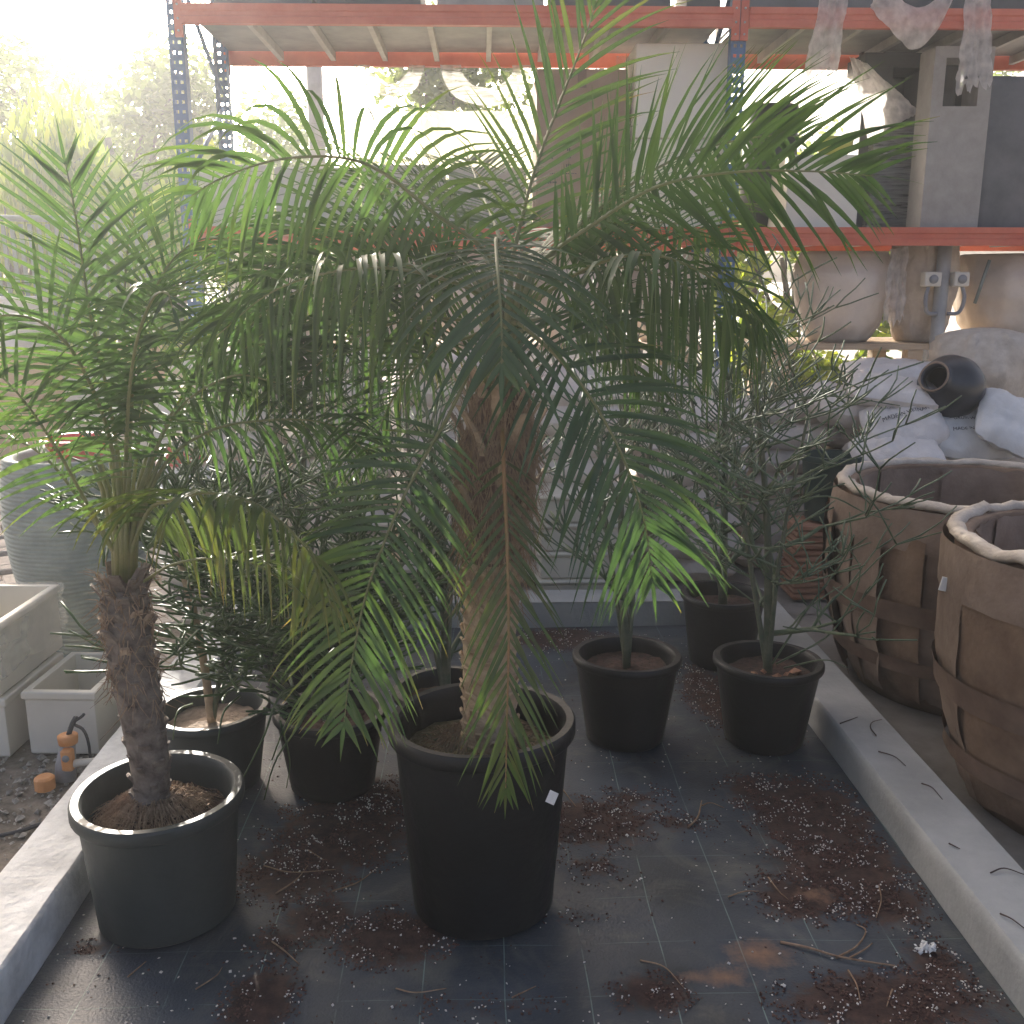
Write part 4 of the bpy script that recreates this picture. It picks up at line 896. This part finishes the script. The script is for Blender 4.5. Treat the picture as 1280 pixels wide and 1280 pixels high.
# black jar lying on its side
q = P(1188, 484, 4.72); jr = .155
b = MB(); prof = [(.001, -.14), (.06, -.138), (.11, -.115), (.145, -.06), (.155, 0), (.143, .06), (.112, .11), (.082, .135), (.07, .15), (.076, .165), (.066, .17), (.056, .16), (.055, .13), (.1, .08), (.13, 0), (.1, -.09), (.001, -.12)]
b.lathe(prof, (0, 0, 0), 40); o = b.build('jar', M['jar']); o.location = q
o.rotation_euler = Vector((-.75, -.55, .35)).to_track_quat('Z', 'Y').to_euler(); tag(o, 'round black glazed jar lying on its side on the sacks', 'jar')
b = MB(); b.lathe([(.07, .165), (.0745, .17), (.068, .174), (.064, .17)], (0, 0, 0), 40); r_ = b.build('rim', M['wrapcard']); r_.parent = o
# pipe post with socket boxes
b = MB(); q = P(1182, 305, 5.95); pb = empty('pipe_post', (q.x, 5.95, -.008), 'grey steel pipe post carrying two socket boxes', 'post')
b.tube([(q.x, 5.95, -.005), (q.x, 5.95, 1.72)], .04, 14); b.build('pipe', M['grey_steel'], pb)
for s, w in ((-1, .1), (1, .09)):
    zc = P(1182, 349, 5.9).z; b = MB(); b.box((q.x+s*.085, 5.91, zc), (w, .07, .085), bev=.006); o = auto(b.build('socket_box', M['cream'], pb), 30)
    b = MB(); b.tube([(q.x+s*.085, 5.874, zc), (q.x+s*.085, 5.868, zc)], .026, 16); b.build('socket', M['nozzle_grey'], o)
    b = MB(); b.tube(crom([(q.x+s*.1, 5.9, zc-.04), (q.x+s*.115, 5.89, zc-.11), (q.x+s*.095, 5.9, zc-.19), (q.x+s*.03, 5.91, zc-.2)], 16), .012, 8); b.build('conduit', M['nozzle_grey'], pb)
# timber shelf with wrapped pots below the right bay
q0, q1 = P(960, 432, 5.95).x, P(1330, 432, 5.95).x; zt = P(1050, 430, 5.95).z
sh_ = empty('timber_bench', ((q0+q1)/2, 6.3, -.008), 'rough pale timber bench under the rack carrying wrapped pots', 'bench')
for k in range(5): b = MB(); b.box(((q0+q1)/2, 6.02+.15*k, zt-.018), (q1-q0, .14, .034)); b.build('plank', M['wood'], sh_, smooth=False)
for x in (q0+.1, (q0+q1)/2, q1-.1):
    for y in (6.0, 6.55): b = MB(); b.box((x, y, (zt-.035)/2), (.09, .09, zt-.04)); b.build('leg', M['wood'], sh_, smooth=False)
q2, q3 = -1.5, 1.3  # left bench and its pots are added to block low sun
be2 = empty('timber_bench', ((q2+q3)/2, 6.3, -.008), 'added timber bench below the left bay of the rack, blocking sun', 'bench')
for k in range(5): b = MB(); b.box(((q2+q3)/2, 6.02+.15*k, zt-.018), (q3-q2, .14, .034)); b.build('plank', M['wood'], be2, smooth=False)
for x in (q2+.1, (q2+q3)/2, q3-.1):
    for y in (6.04, 6.59): b = MB(); b.box((x, y, (zt-.035)/2), (.09, .09, zt-.04)); b.build('leg', M['wood'], be2, smooth=False)
def wrapped(name, px, py0, py1, half, Y, label, m=None, seed=0):
    top = P(px, py0, Y).z; bot = zt+.001; r = half*Y*.98/FOC; x = P(px, 380, Y).x; h = top-bot; b = MB()
    kp = [(0, .55), (.04, .62), (.2, .8), (.5, .97), (.75, 1), (.93, .9), (1, .86)]
    def ri(f):
        for (f0, r0), (f1, r1) in zip(kp, kp[1:]):
            if f <= f1: return r0+(r1-r0)*(f-f0)/(f1-f0)
        return .86
    prof = [(r*ri(k/22), h*k/22) for k in range(23)]+[(r*.78, h), (r*.7, h*.8), (.001, h*.5)]
    b.lathe(prof, (x, Y, bot), 72, cap0=True, wob=lambda a, z, k: .022*nz(a*2.5, z*7, seed)+.012*nz(a*8, z*16, seed)+.022*max(0, nz(a*14, z*1.5, seed+4)))
    return tag(b.build(name, m or M['wrapfilm'], loc=(x, Y, bot)), label, 'wrapped pot')
wrapped('wrapped_pot', 1050, 315, 425, 60, 6.25, 'rounded pot wrapped in dusty cream plastic on the timber bench', seed=3)
wrapped('wrapped_pot', 1150, 300, 425, 42, 6.2, 'narrow cream-wrapped pot behind the pipe post', M['foam'], 8)
for px_, hw_, lab_, sd_ in ((350, 58, 'wrapped pot at the left end of the left bench', 21), (475, 62, 'wide wrapped pot second on the left bench', 23), (600, 58, 'wrapped pot behind the big palm heart', 25), (720, 56, 'wrapped pot below the brown carton', 27), (835, 54, 'wrapped pot below the cream boxes', 29)):
    wrapped('wrapped_pot', px_, 316, 425, hw_, 6.25, lab_+' added under the rack to block sun', seed=sd_)
strapped = wrapped('wrapped_pot', 1262, 318, 425, 72, 6.3, 'large wrapped pot with a green strap right of the pipe post', seed=14)
b = MB(); q = P(1222, 348, 6.02); b.box((q.x, 5.96, q.z-.02), (.02, .004, .26), ry=R(14)); 
st_ = b.build('strap', M['fence'], None, loc=(q.x, 5.96, q.z-.15)); st_.parent = strapped; st_.matrix_parent_inverse = Matrix.Translation(-Vector(strapped.location))
drape('film_rag', ((1112, 312), (1135, 308)), ((1103, 405), (1130, 400)), 5.93, .03, M['film_dense'], 'ragged cream film hanging between the wrapped pots', 'plastic film', 44, ragged=.15)
b = MB(); q = P(1250, 455, 5.0); b.lathe([(.1, -.3), (.17, -.28), (.22, -.23), (.255, -.16), (.27, -.1), (.272, -.04), (.26, .02), (.235, .06), (.2, .1), (.15, .125), (.1, .14), (.05, .148), (.001, .15)], (q.x+.04, 5.25, q.z+.02), 64, cap0=True, wob=lambda a, z, k: .045*nz(a*2.2, z*6)+.03*nz(a*6, z*13)+.018*nz(a*13, z*24))
tag(b.build('wrapped_bundle', M['foam'], loc=(q.x+.04, 5.25, q.z-.28)), 'big bundle wrapped in crumpled cream film beside the black jar', 'bundle')
for l in range(5): put_sack(q.x+.02, 5.3, .065+l*.128, rng.uniform(-.1, .1), 'dusty cream sack beneath the crumpled film bundle', 'sacks beneath the bundle')
# terracotta slats and the dark green pot by the right kerb end
x0, x1 = P(992, 710, 4.5).x, P(1057, 710, 4.5).x
sl_ = empty('slat_bundle', ((x0+x1)/2, 4.6, -.008), 'stack of terracotta-coloured slats behind the kerb-side succulent', 'slats')
for k in range(12):
    b = MB(); b.box(((x0+x1)/2+.01*nz(k*3.3), 4.6+.012*nz(k*2.1, 4), .02+k*.031), (x1-x0, .22, .024), bev=.005); auto(b.build('slat', M['wood_or'], sl_), 30)
b = MB(); b.lathe([(.1, 0), (.13, .28), (.145, .285), (.145, .31), (.125, .31), (.09, .05), (.001, .04)], (P(1037, 650, 4.55).x, 4.6, .386), 32, cap0=True)
tag(auto(b.build('green_pot', M['dark_green'], loc=(P(1037, 650, 4.55).x, 4.6, .386))), 'empty dark green pot standing on the terracotta slats', 'pot')

# ------------------------------------------------------------------ cardboard-wrapped giant pots on the right
def giant(c, r, h, label, seed, nstrip, prof_s, flare=.02):
    c = Vector(c); e = empty('wrapped_planter', c, label, 'planter'); rng = random.Random(seed)
    def rad(f):
        k = f*(len(prof_s)-1); i = min(len(prof_s)-2, int(k)); q = k-i; q = q*q*(3-2*q); return r*(prof_s[i]+(prof_s[i+1]-prof_s[i])*q)
    b = MB(); prof = [(rad(0)*.7, .0)]+[(rad(k/16)-.012, h*k/16) for k in range(17)]+[(rad(1)-.06, h-.005), (rad(.8)-.07, h*.78), (rad(.4)-.07, h*.4), (.001, h*.35)]
    b.lathe(prof, c, 56, cap0=True, wob=lambda a, z, k: .006*nz(a*4, z*5, seed)); b.build('shell', M['wrapcard_dark'], e)
    for s in range(nstrip):               # upright card strips with lapped edges
        a0 = 2*math.pi*s/nstrip+rng.uniform(-.04, .04); wd = 2*math.pi/nstrip*rng.uniform(1.02, 1.2); zb, ztop = rng.uniform(.02, .08)*h, h*rng.uniform(.8, .9); off = rng.uniform(.0, .014)
        lean = rng.uniform(-.04, .04); b = MB()
        def fn(u, v):
            a = a0+wd*u+lean*v; f = (zb+(ztop-zb)*v)/h; rr = rad(f)+.002+off+flare*u**2+.012*nz(a*6, v*5, seed+s)+.01*max(0, nz(v*4, s*3.7))*u
            z = zb+(ztop-zb)*v+(.02*nz(u*4, s*1.7) if v in (0, 1) else 0)
            return c+Vector((rr*math.cos(a), rr*math.sin(a), z))
        b.grid(fn, 6, 12); b.build('card_strip', M['wrapcard'] if rng.random() < .65 else M['wrapcard_dark'], e)
    for z0, z1_, tilt in ((.45, .55, .02), (.2, .27, .015)):   # tape bands
        b = MB()
        def fn(u, v):
            a = 2*math.pi*u; f = z0+(z1_-z0)*v+tilt*math.sin(a+seed); rr = rad(f)+.034+.005*nz(a*9, v*2, seed); return c+Vector((rr*math.cos(a), rr*math.sin(a), h*f))
        b.grid(fn, 60, 2); b.build('tape_band', M['tape'], e)
    b = MB()                              # card collar under the padded rim
    def fn(u, v):
        a = 2*math.pi*u; f = .8+.185*v; rr = rad(f)+.022+.006*nz(a*5, v*3, seed+9); return c+Vector((rr*math.cos(a), rr*math.sin(a), h*f+(.012*nz(a*7, seed) if v < .1 else 0)))
    b.grid(fn, 72, 5); b.build('card_collar', M['wrapcard'], e)
    b = MB(); pts = []
    n = 90; vs_ = []; fs = []
    for i in range(n):
        a = 2*math.pi*i/n
        for k in range(8):
            q = 2*math.pi*k/8; rr = .021+.007*nz(a*6, q, seed)+.008*nz(a*19, q*2, seed)
            cr_ = rad(1)-.012+rr*1.15*math.cos(q); vs_.append(c+Vector((cr_*math.cos(a), cr_*math.sin(a), h+.002+rr*.8*math.sin(q)+.012*nz(a*4, seed)+.008*nz(a*13, seed))))
    for i in range(n):
        for k in range(8): j = (i+1) % n; l = (k+1) % 8; fs.append((i*8+k, j*8+k, j*8+l, i*8+l))
    b.add(vs_, fs); b.build('padded_rim', M['foam'], e)
    for s in range(9):                    # inner lining flaps
        a0 = 2*math.pi*s/9; b = MB()
        def fn(u, v):
            a = a0+.76*u; rr = rad(1)-.062-.015*v-.012*u+.012*nz(a*5, v*3, seed+s); return c+Vector((rr*math.cos(a), rr*math.sin(a), h*(.985-.55*v)+.02*nz(u*5, s)*(v < .1)))
        b.grid(fn, 7, 8); b.build('lining_flap', M['wrapcard'], e)
    return e
giant((1.84, 3.55, -.012), .5, .77, 'barrel-shaped planter wrapped in slatted brown cardboard strips', 3, 24, [.8, .9, .985, 1.03, 1.03, 1.0])
e = giant((1.775, 2.6, -.012), .45, .81, 'second cardboard-wrapped planter with thick cream padded rim', 8, 10, [.72, .84, .93, .98, 1.0, 1.0], .008)
b = MB(); q = P(1180, 730, 2.66); b.box((q.x+.0, q.y, q.z), (.02, .006, .04), ry=R(12)); b.build('label_scrap', M['paper'], e, smooth=False)

# ------------------------------------------------------------------ left side: jar, cream planters, hose nozzle
b = MB(); jc = Vector((P(96, 640, 3.95).x, 3.95, -.004)); h = .83; prof = []
for k in range(241):
    f = k/240; r = .155+.125*math.sin(math.pi*min(1, .08+f*.62))**1.0; r = .14+.13*math.sin(math.pi*(.05+f*.63)); prof.append((r, h*f))
prof += [(prof[-1][0]-.02, h+.004), (prof[-1][0]-.045, h-.01), (prof[-1][0]-.03, h*.5), (.001, h*.48)]
b.lathe(prof, jc, 96, cap0=True, wob=lambda a, z, k: (.0032*math.sin(z/h*2*math.pi*46+3.2*nz(math.cos(a)*2.5, math.sin(a)*2.5, z*5))*(1 if k < 238 else 0))); tag(b.build('ribbed_jar', M['rib'], loc=jc), 'tall grey-green jar with fine wavy horizontal ribs', 'jar')
def basin(px, py, Y, r, label, z0):
    q = P(px, py, Y); b = MB(); b.lathe([(r*.7, 0), (r, .06), (r*1.06, .064), (r*1.06, .072), (r*.96, .072), (r*.66, .01), (.001, .008)], (q.x, Y, z0), 36, cap0=True); tag(auto(b.build('basin', M['red'], loc=(q.x, Y, z0))), label, 'basin')
basin(98, 560, 3.95, .13, 'red plastic basin sitting in the mouth of the ribbed jar', h-.01)
def stand(px, Y, hgt, r, m, label):
    x = P(px, 600, Y).x; b = MB(); b.lathe([(r*.8, 0), (r, hgt*.5), (r*.95, hgt), (r*.8, hgt), (r*.7, hgt*.6), (.001, hgt*.5)], (x, Y, -.003), 36, cap0=True); tag(b.build('round_planter', m, loc=(x, Y, -.003)), label, 'planter'); return x
stand(236, 4.9, .62, .2, M['white'], 'white round planter holding a red basin behind the left palm'); basin(236, 600, 4.9, .14, 'red plastic basin on the white round planter', .612)
def trough(x, y, w, d, h, z, rz, label, m=M['cream'], film=False):
    e = empty('square_planter', (x, y, z), label, 'planter'); Rm = Matrix.Rotation(rz, 3, 'Z'); o_ = Vector((x, y, z)); t = .018
    b = MB(); A_ = lambda s, k, z_: [o_+Rm@Vector((sx*s[0]/2*k, sy*s[1]/2*k, z_)) for sx, sy in ((-1, -1), (1, -1), (1, 1), (-1, 1))]
    s = (w, d); si = (w-2*t, d-2*t); so = (w+.016, d+.016); sj = (w-2.6*t, d-2.6*t)
    L_ = [A_((w*.97, d*.97), 1, 0), A_(s, 1, .006), A_(s, 1, h-.03), A_(so, 1, h-.024), A_(so, 1, h-.004), A_((w+.008, d+.008), 1, h), A_(si, 1, h), A_(si, 1, h-.02), A_(sj, 1, .03)]
    vs_ = [v for l in L_ for v in l]; fs = [(3, 2, 1, 0)]+[(l*4+i, l*4+(i+1) % 4, l*4+4+(i+1) % 4, l*4+4+i) for l in range(len(L_)-1) for i in range(4)]+[tuple(range(len(vs_)-4, len(vs_)))]
    b.add(vs_, fs); o = b.build('body', m, e, smooth=False)
    bv = o.modifiers.new('soft_edges', 'BEVEL'); bv.width = .005; bv.segments = 2; bv.limit_method = 'ANGLE'
    if film:
        b = MB()
        def fn(u, v):
            f = v; k = u*3; pts = [(-1, -1), (1, -1), (1, 1), (-1, 1)]; i = min(2, int(k)); q = k-i
            px_ = pts[i][0]+(pts[i+1][0]-pts[i][0])*q; py_ = pts[i][1]+(pts[i+1][1]-pts[i][1])*q
            g = .012+.006*nz(u*20, v*6)+.006*nz(u*50, v*15)+.004
            return o_+Rm@Vector((px_*(w/2+g), py_*(d/2+g), h*1.02-h*.75*f*(1+.25*nz(u*6, 3))+.006*nz(u*30, v*3)))
        b.grid(fn, 60, 16); b.build('film', M['film'], e)
    return e
trough(-1.355, 3.16, .225, .34, .22, .002, R(-3), 'low cream square planter standing on the gravel beside the worn kerb')
trough(-1.68, 3.18, .31, .4, .205, .002, R(-2), 'cream square planter at the bottom of the stack on the gravel')
trough(-1.685, 3.2, .31, .44, .235, .212, R(-2), 'film-covered cream planter on top of another one', film=True)
# hose nozzle
q = G(86, 975, .0); nzl = empty('hose_nozzle', (q.x, q.y, .0), 'orange and grey hose connector lying by the worn kerb', 'hose fitting')
base = Vector((q.x, q.y, .0))
b = MB(); b.tube([base+Vector((-.01, 0, .0)), base+Vector((-.008, .01, .05)), base+Vector((.0, .02, .11))], [.032, .03, .022], 16); b.build('grey_body', M['nozzle_grey'], nzl)
b = MB(); b.lathe([(.018, 0), (.028, .004), (.03, .02), (.03, .03), (.02, .034), (.001, .034)], base+Vector((.002, .02, .11)), 20); o = b.build('collar', M['nozzle_orange'], nzl)
b = MB(); b.box(base+Vector((.01, -.012, .075)), (.034, .03, .07), bev=.005); auto(b.build('orange_body', M['nozzle_orange'], nzl), 30)
b = MB(); b.tube([base+Vector((.01, -.03, .085)), base+Vector((.01, -.024, .085))], .011, 14); b.build('screw_port', M['nozzle_grey'], nzl)
b = MB(); b.tube([base+Vector((.02, -.01, .06)), base+Vector((.1, .0, .065))], [.013, .009], 12); b.build('spout', M['cream'], nzl)
b = MB(); b.lathe([(.02, 0), (.03, .006), (.03, .04), (.022, .046), (.001, .046)], base+Vector((-.045, -.06, .0)), 10); auto(b.build('ridged_cap', M['nozzle_orange'], nzl), 20)
b = MB(); b.tube(crom([base+Vector((.005, .02, .14)), base+Vector((.015, .03, .17)), base+Vector((.03, .03, .195))], 8), .008, 8); b.tube(crom([base+Vector((.022, .03, .18)), base+Vector((.045, .03, .195)), base+Vector((.055, .03, .205))], 6), .005, 6); b.tube(crom([base+Vector((.022, .03, .17)), base+Vector((.045, .035, .15)), base+Vector((.055, .04, .1)), base+Vector((.055, .04, .0))], 10), .005, 6); b.build('cable', M['cable'], nzl)
b = MB(); b.tube(crom([G(-20, 1048, .006), G(20, 1040, .006), G(50, 1030, .006), G(75, 1020, .006)], 14), .006, 6); tag(b.build('hose', M['cable'], loc=G(20, 1040, 0)), 'thin black hose running across the gravel', 'hose')

# ------------------------------------------------------------------ litter on the mat and kerb
def twig(pts, r, m, label, group, zf=None):
    w = [G(px, py, .0) if zf is None else G(px, py, zf) for px, py in pts]
    for k, v in enumerate(w): v.z = (matz(v.x, v.y) if zf is None else zf)+r*.9+(.004 if 0 < k < len(w)-1 else 0)
    b = MB(); c = crom(w, 12); b.tube(c, [r*(1-.5*k/12) for k in range(13)], 5)
    return tag(b.build('dry_twig', m, loc=w[0]), label, 'twig', group)
TW = [([(975, 1182), (1010, 1190), (1045, 1200), (1085, 1208), (1118, 1211)], .0035), ([(1045, 1200), (1070, 1188), (1082, 1168), (1070, 1158)], .0028), ([(1062, 1200), (1080, 1192), (1090, 1182)], .0025), ([(860, 1037), (872, 1026), (877, 1004)], .0035), ([(877, 1010), (888, 1008), (905, 1013)], .002), ([(495, 1240), (520, 1247), (558, 1240)], .002), ([(640, 1250), (670, 1236)], .002),
      ([(340, 1180), (356, 1193), (374, 1208)], .0025), ([(345, 1120), (370, 1105), (385, 1085)], .0022), ([(385, 1065), (405, 1078)], .002), ([(160, 1225), (183, 1205)], .002), ([(245, 1240), (270, 1225), (278, 1212)], .0018), ([(800, 1205), (830, 1215), (855, 1240)], .002), ([(910, 1125), (930, 1120), (948, 1118)], .002), ([(1060, 1215), (1070, 1235), (1075, 1255)], .002), ([(1098, 1110), (1101, 1130), (1095, 1150)], .002), ([(960, 1100), (972, 1118), (985, 1128)], .002), ([(1115, 1240), (1108, 1262)], .002), ([(700, 985), (710, 1000), (720, 1012)], .002), ([(415, 1118), (448, 1108), (470, 1090)], .002), ([(330, 1085), (365, 1095), (420, 1090)], .002)]
for pts, r in TW: twig(pts, r, M['twig'], 'thin dry brown twig lying on the black mat', 'dry twigs on the mat')
for pts in ([(1050, 905), (1072, 897)], [(1095, 920), (1088, 912), (1090, 905), (1102, 900)], [(1098, 940), (1118, 948), (1132, 958)], [(1152, 980), (1165, 987), (1178, 1000)], [(1186, 1055), (1200, 1062)], [(1238, 1092), (1255, 1088), (1280, 1094)], [(1250, 1143), (1265, 1152), (1285, 1165)]):
    twig(pts, .0022, M['twig_dark'], 'short dark twig lying on the smooth white kerb', 'twigs on the kerb', KH+.002)
b = MB(); q = G(1158, 1186, .01); rr_ = random.Random(3)
for _ in range(70): bit(b, q+Vector((rr_.gauss(0, .011), rr_.gauss(0, .007), abs(rr_.gauss(0, .006)))), rr_.uniform(.003, .006), rr_, 1)
tag(b.build('styrofoam_lump', M['paper'], loc=q, smooth=False), 'crumbly white foam lump on the mat near the smooth kerb', 'foam')

# ------------------------------------------------------------------ background: trees, fence, planters, building
def tree(x, y, h, crown, nl, m, label, seed, leaf=.13, lo=.35, weep=False, group=None, name='tree'):
    rng = random.Random(seed); e = empty(name, (x, y, -.03), label, 'tree', group); b = MB()
    cx, cy = crown
    top = Vector((x+rng.uniform(-.2, .2), y, h*.75)); b.tube(crom([(x, y, -.03), (x+.1, y, h*.35), top], 10), [.16*h/5*(1-.07*k) for k in range(11)], 9)
    cl = []
    for k in range(17):
        a = rng.uniform(0, 6.283); f = rng.uniform(.05, 1)**.5; z = h*(lo+(1-lo)*rng.random())
        wz = math.sqrt(max(.12, 1-((z/h-(lo+1)/2)/((1-lo)/2+.05))**2))
        c = Vector((x+cx*f*wz*math.cos(a), y+cy*f*wz*math.sin(a), z)); cl.append((c, rng.uniform(.35, .75)*cx*.55))
        b.tube(crom([(x, y, h*rng.uniform(.25, .5)), Vector((x, y, h*.5)).lerp(c, .6)+Vector((0, 0, .1)), c], 6), [.045*h/5*(1-.13*q) for q in range(7)], 5)
    b.build('trunk', M['tree_bark'], e); b = MB(); ws = [r_**2 for _, r_ in cl]
    for _ in range(nl):
        c, r_ = rng.choices(cl, ws)[0]; d = Vector((rng.gauss(0, 1), rng.gauss(0, 1), rng.gauss(0, .8))); d = d.normalized()*r_*rng.random()**.4
        p = c+d; ln = leaf*rng.uniform(.6, 1.3)
        ax = Vector((rng.gauss(0, 1), rng.gauss(0, 1), rng.gauss(0, .6))).normalized()
        if weep: ax = (ax*.35+Vector((0, 0, -1))).normalized(); p.z -= rng.random()*r_*1.2
        W = ax.orthogonal().normalized(); W = Matrix.Rotation(rng.uniform(0, 6.28), 3, ax) @ W; t_ = rng.random()
        w_ = ln*(.14 if weep else .27)
        b.add([p-ax*ln/2, p+W*w_, p+ax*ln/2, p-W*w_], [(0, 1, 2, 3)], [t_]*4)
    b.build('crown', m, e, smooth=False, tint=True); return e
bgt = 'trees beyond the yard'
tree(P(150, 200, 15).x, 15, 4.6, (2.0, 1.8), 9000, M['tree_leaf'], 'pale leafy tree rising left of the rack upright', 1, .15)
tree(P(40, 200, 19).x, 19, 4.6, (2.6, 2), 7000, M['tree_leaf'], 'broad pale tree farther back behind the yellow-green one', 2, .17, group=None)
tree(P(15, 250, 11.5).x, 11.5, 3.1, (1.5, 1.2), 6500, M['tree_yellow'], 'weeping yellow-green tree at the yard edge', 3, .2, .3, True)
tree(P(205, 290, 11.5).x, 11.5, 2.7, (1.2, 1.0), 5500, M['tree_yellow'], 'low yellow-green tree behind the rack upright', 4, .16, .25)
tree(P(535, 200, 13).x, 13.0, 4.1, (1.9, 1.5), 9000, M['tree_leaf'], 'rounded olive tree seen through the rack', 5, .14)
tree(P(300, 240, 16).x, 16, 3.6, (2.0, 1.6), 6000, M['tree_leaf'], 'small olive tree far behind the left end of the rack', 6, .15)
tree(P(985, 330, 10.5).x, 10.5, 2.3, (1.3, .9), 6000, M['tree_yellow'], 'yellow-green bush seen below the rack beam on the right', 7, .14, .15)
tree(P(800, 150, 18).x, 18, 5.2, (2.6, 2.0), 6000, M['tree_leaf'], 'tree hidden mostly by the cream boxes on the rack', 8, .16)
tree(P(1180, 100, 17).x, 17, 4.8, (2.6, 2.0), 6000, M['tree_leaf'], 'tree behind the right bay of the rack', 9, .16)
# fence at left
fx0, fx1 = P(-60, 275, 10).x, P(185, 275, 10).x; zt_ = P(80, 272, 10).z
fe = empty('rail_fence', ((fx0+fx1)/2, 10, -.03), 'grey-green rail fence in front of the yellow-green trees', 'fence')
b = MB(); b.tube([(fx0, 10, zt_), (fx1, 10, zt_-.02)], .03, 8); b.build('rail', M['fence'], fe)
n = 22
for k in range(n):
    x = fx0+(fx1-fx0)*(k+.5)/n; b = MB(); b.box((x, 10.02, (zt_-.05)/2-.01), (.035, .02, zt_-.05)); b.build('bar', M['fence'], fe, smooth=False)
def bigbox(px0, px1, py0, Y, d, m, label, cat='planter', group=None):
    a, c_ = P(px0, 500, Y).x, P(px1, 500, Y).x; z = P(px0, py0, Y).z
    return trough((a+c_)/2, Y+d/2, c_-a, d, z+.03, -.028, 0, label, m)
bigbox(-70, 62, 450, 7.9, .8, M['tan'], 'large tan square planter in the sunny yard')
bigbox(-60, 30, 372, 9.2, .8, M['white'], 'white tall planter near the fence in the sunny yard')
bigbox(75, 150, 470, 8.2, .6, M['white'], 'white square planter just right of the tan one in the sunny yard')
bigbox(132, 182, 432, 9.1, .6, M['tan'], 'narrow tan planter at the back of the sunny yard')
bigbox(186, 238, 480, 7.6, .5, M['white'], 'white square planter in the sunny yard beside the rack foot')
bigbox(62, 130, 540, 6.2, .5, M['cream'], 'cream square planter behind the ribbed jar')
b = MB(); q = P(395, 150, 9.0); b.tube([(q.x, 9, -.03), (q.x, 9, 4.2)], .07, 10); tag(b.build('steel_post', M['grey_steel'], loc=(q.x, 9, -.03)), 'grey round steel post standing behind the rack', 'post')
# boundary building far behind the rack
bx0, bx1 = P(430, 200, 24).x, P(760, 200, 24).x; bh = P(560, 215, 24).z
hs = empty('boundary_wall', ((bx0+bx1)/2, 24, -.03), 'low beige boundary wall behind the olive tree', 'wall')
b = MB(); b.box(((bx0+bx1)/2, 24.1, bh/2-.03), (bx1-bx0, .2, bh)); b.build('wall_face', M['house'], hs, smooth=False)
b = MB(); b.box(((bx0+bx1)/2, 24.1, bh+.02), (bx1-bx0+.1, .3, .08)); b.build('coping', M['white'], hs, smooth=False)

# ------------------------------------------------------------------ added haze volume standing in for lens veiling glare
hm = bpy.data.materials.new('glare_haze'); hm.use_nodes = True; ht = hm.node_tree
ht.nodes.remove(ht.nodes['Principled BSDF'])
pv_ = ht.nodes.new('ShaderNodeVolumePrincipled'); pv_.inputs['Color'].default_value = (.92, .94, .95, 1); pv_.inputs['Density'].default_value = .0062; pv_.inputs['Anisotropy'].default_value = .5
ht.links.new(pv_.outputs[0], ht.nodes['Material Output'].inputs['Volume'])
b = MB(); b.box((0, 13, 2.6), (60, 40, 7.4)); hz = b.build('haze', hm, smooth=False); tag(hz, 'pale haze added over the yard for veiling glare', 'haze', kind='stuff')
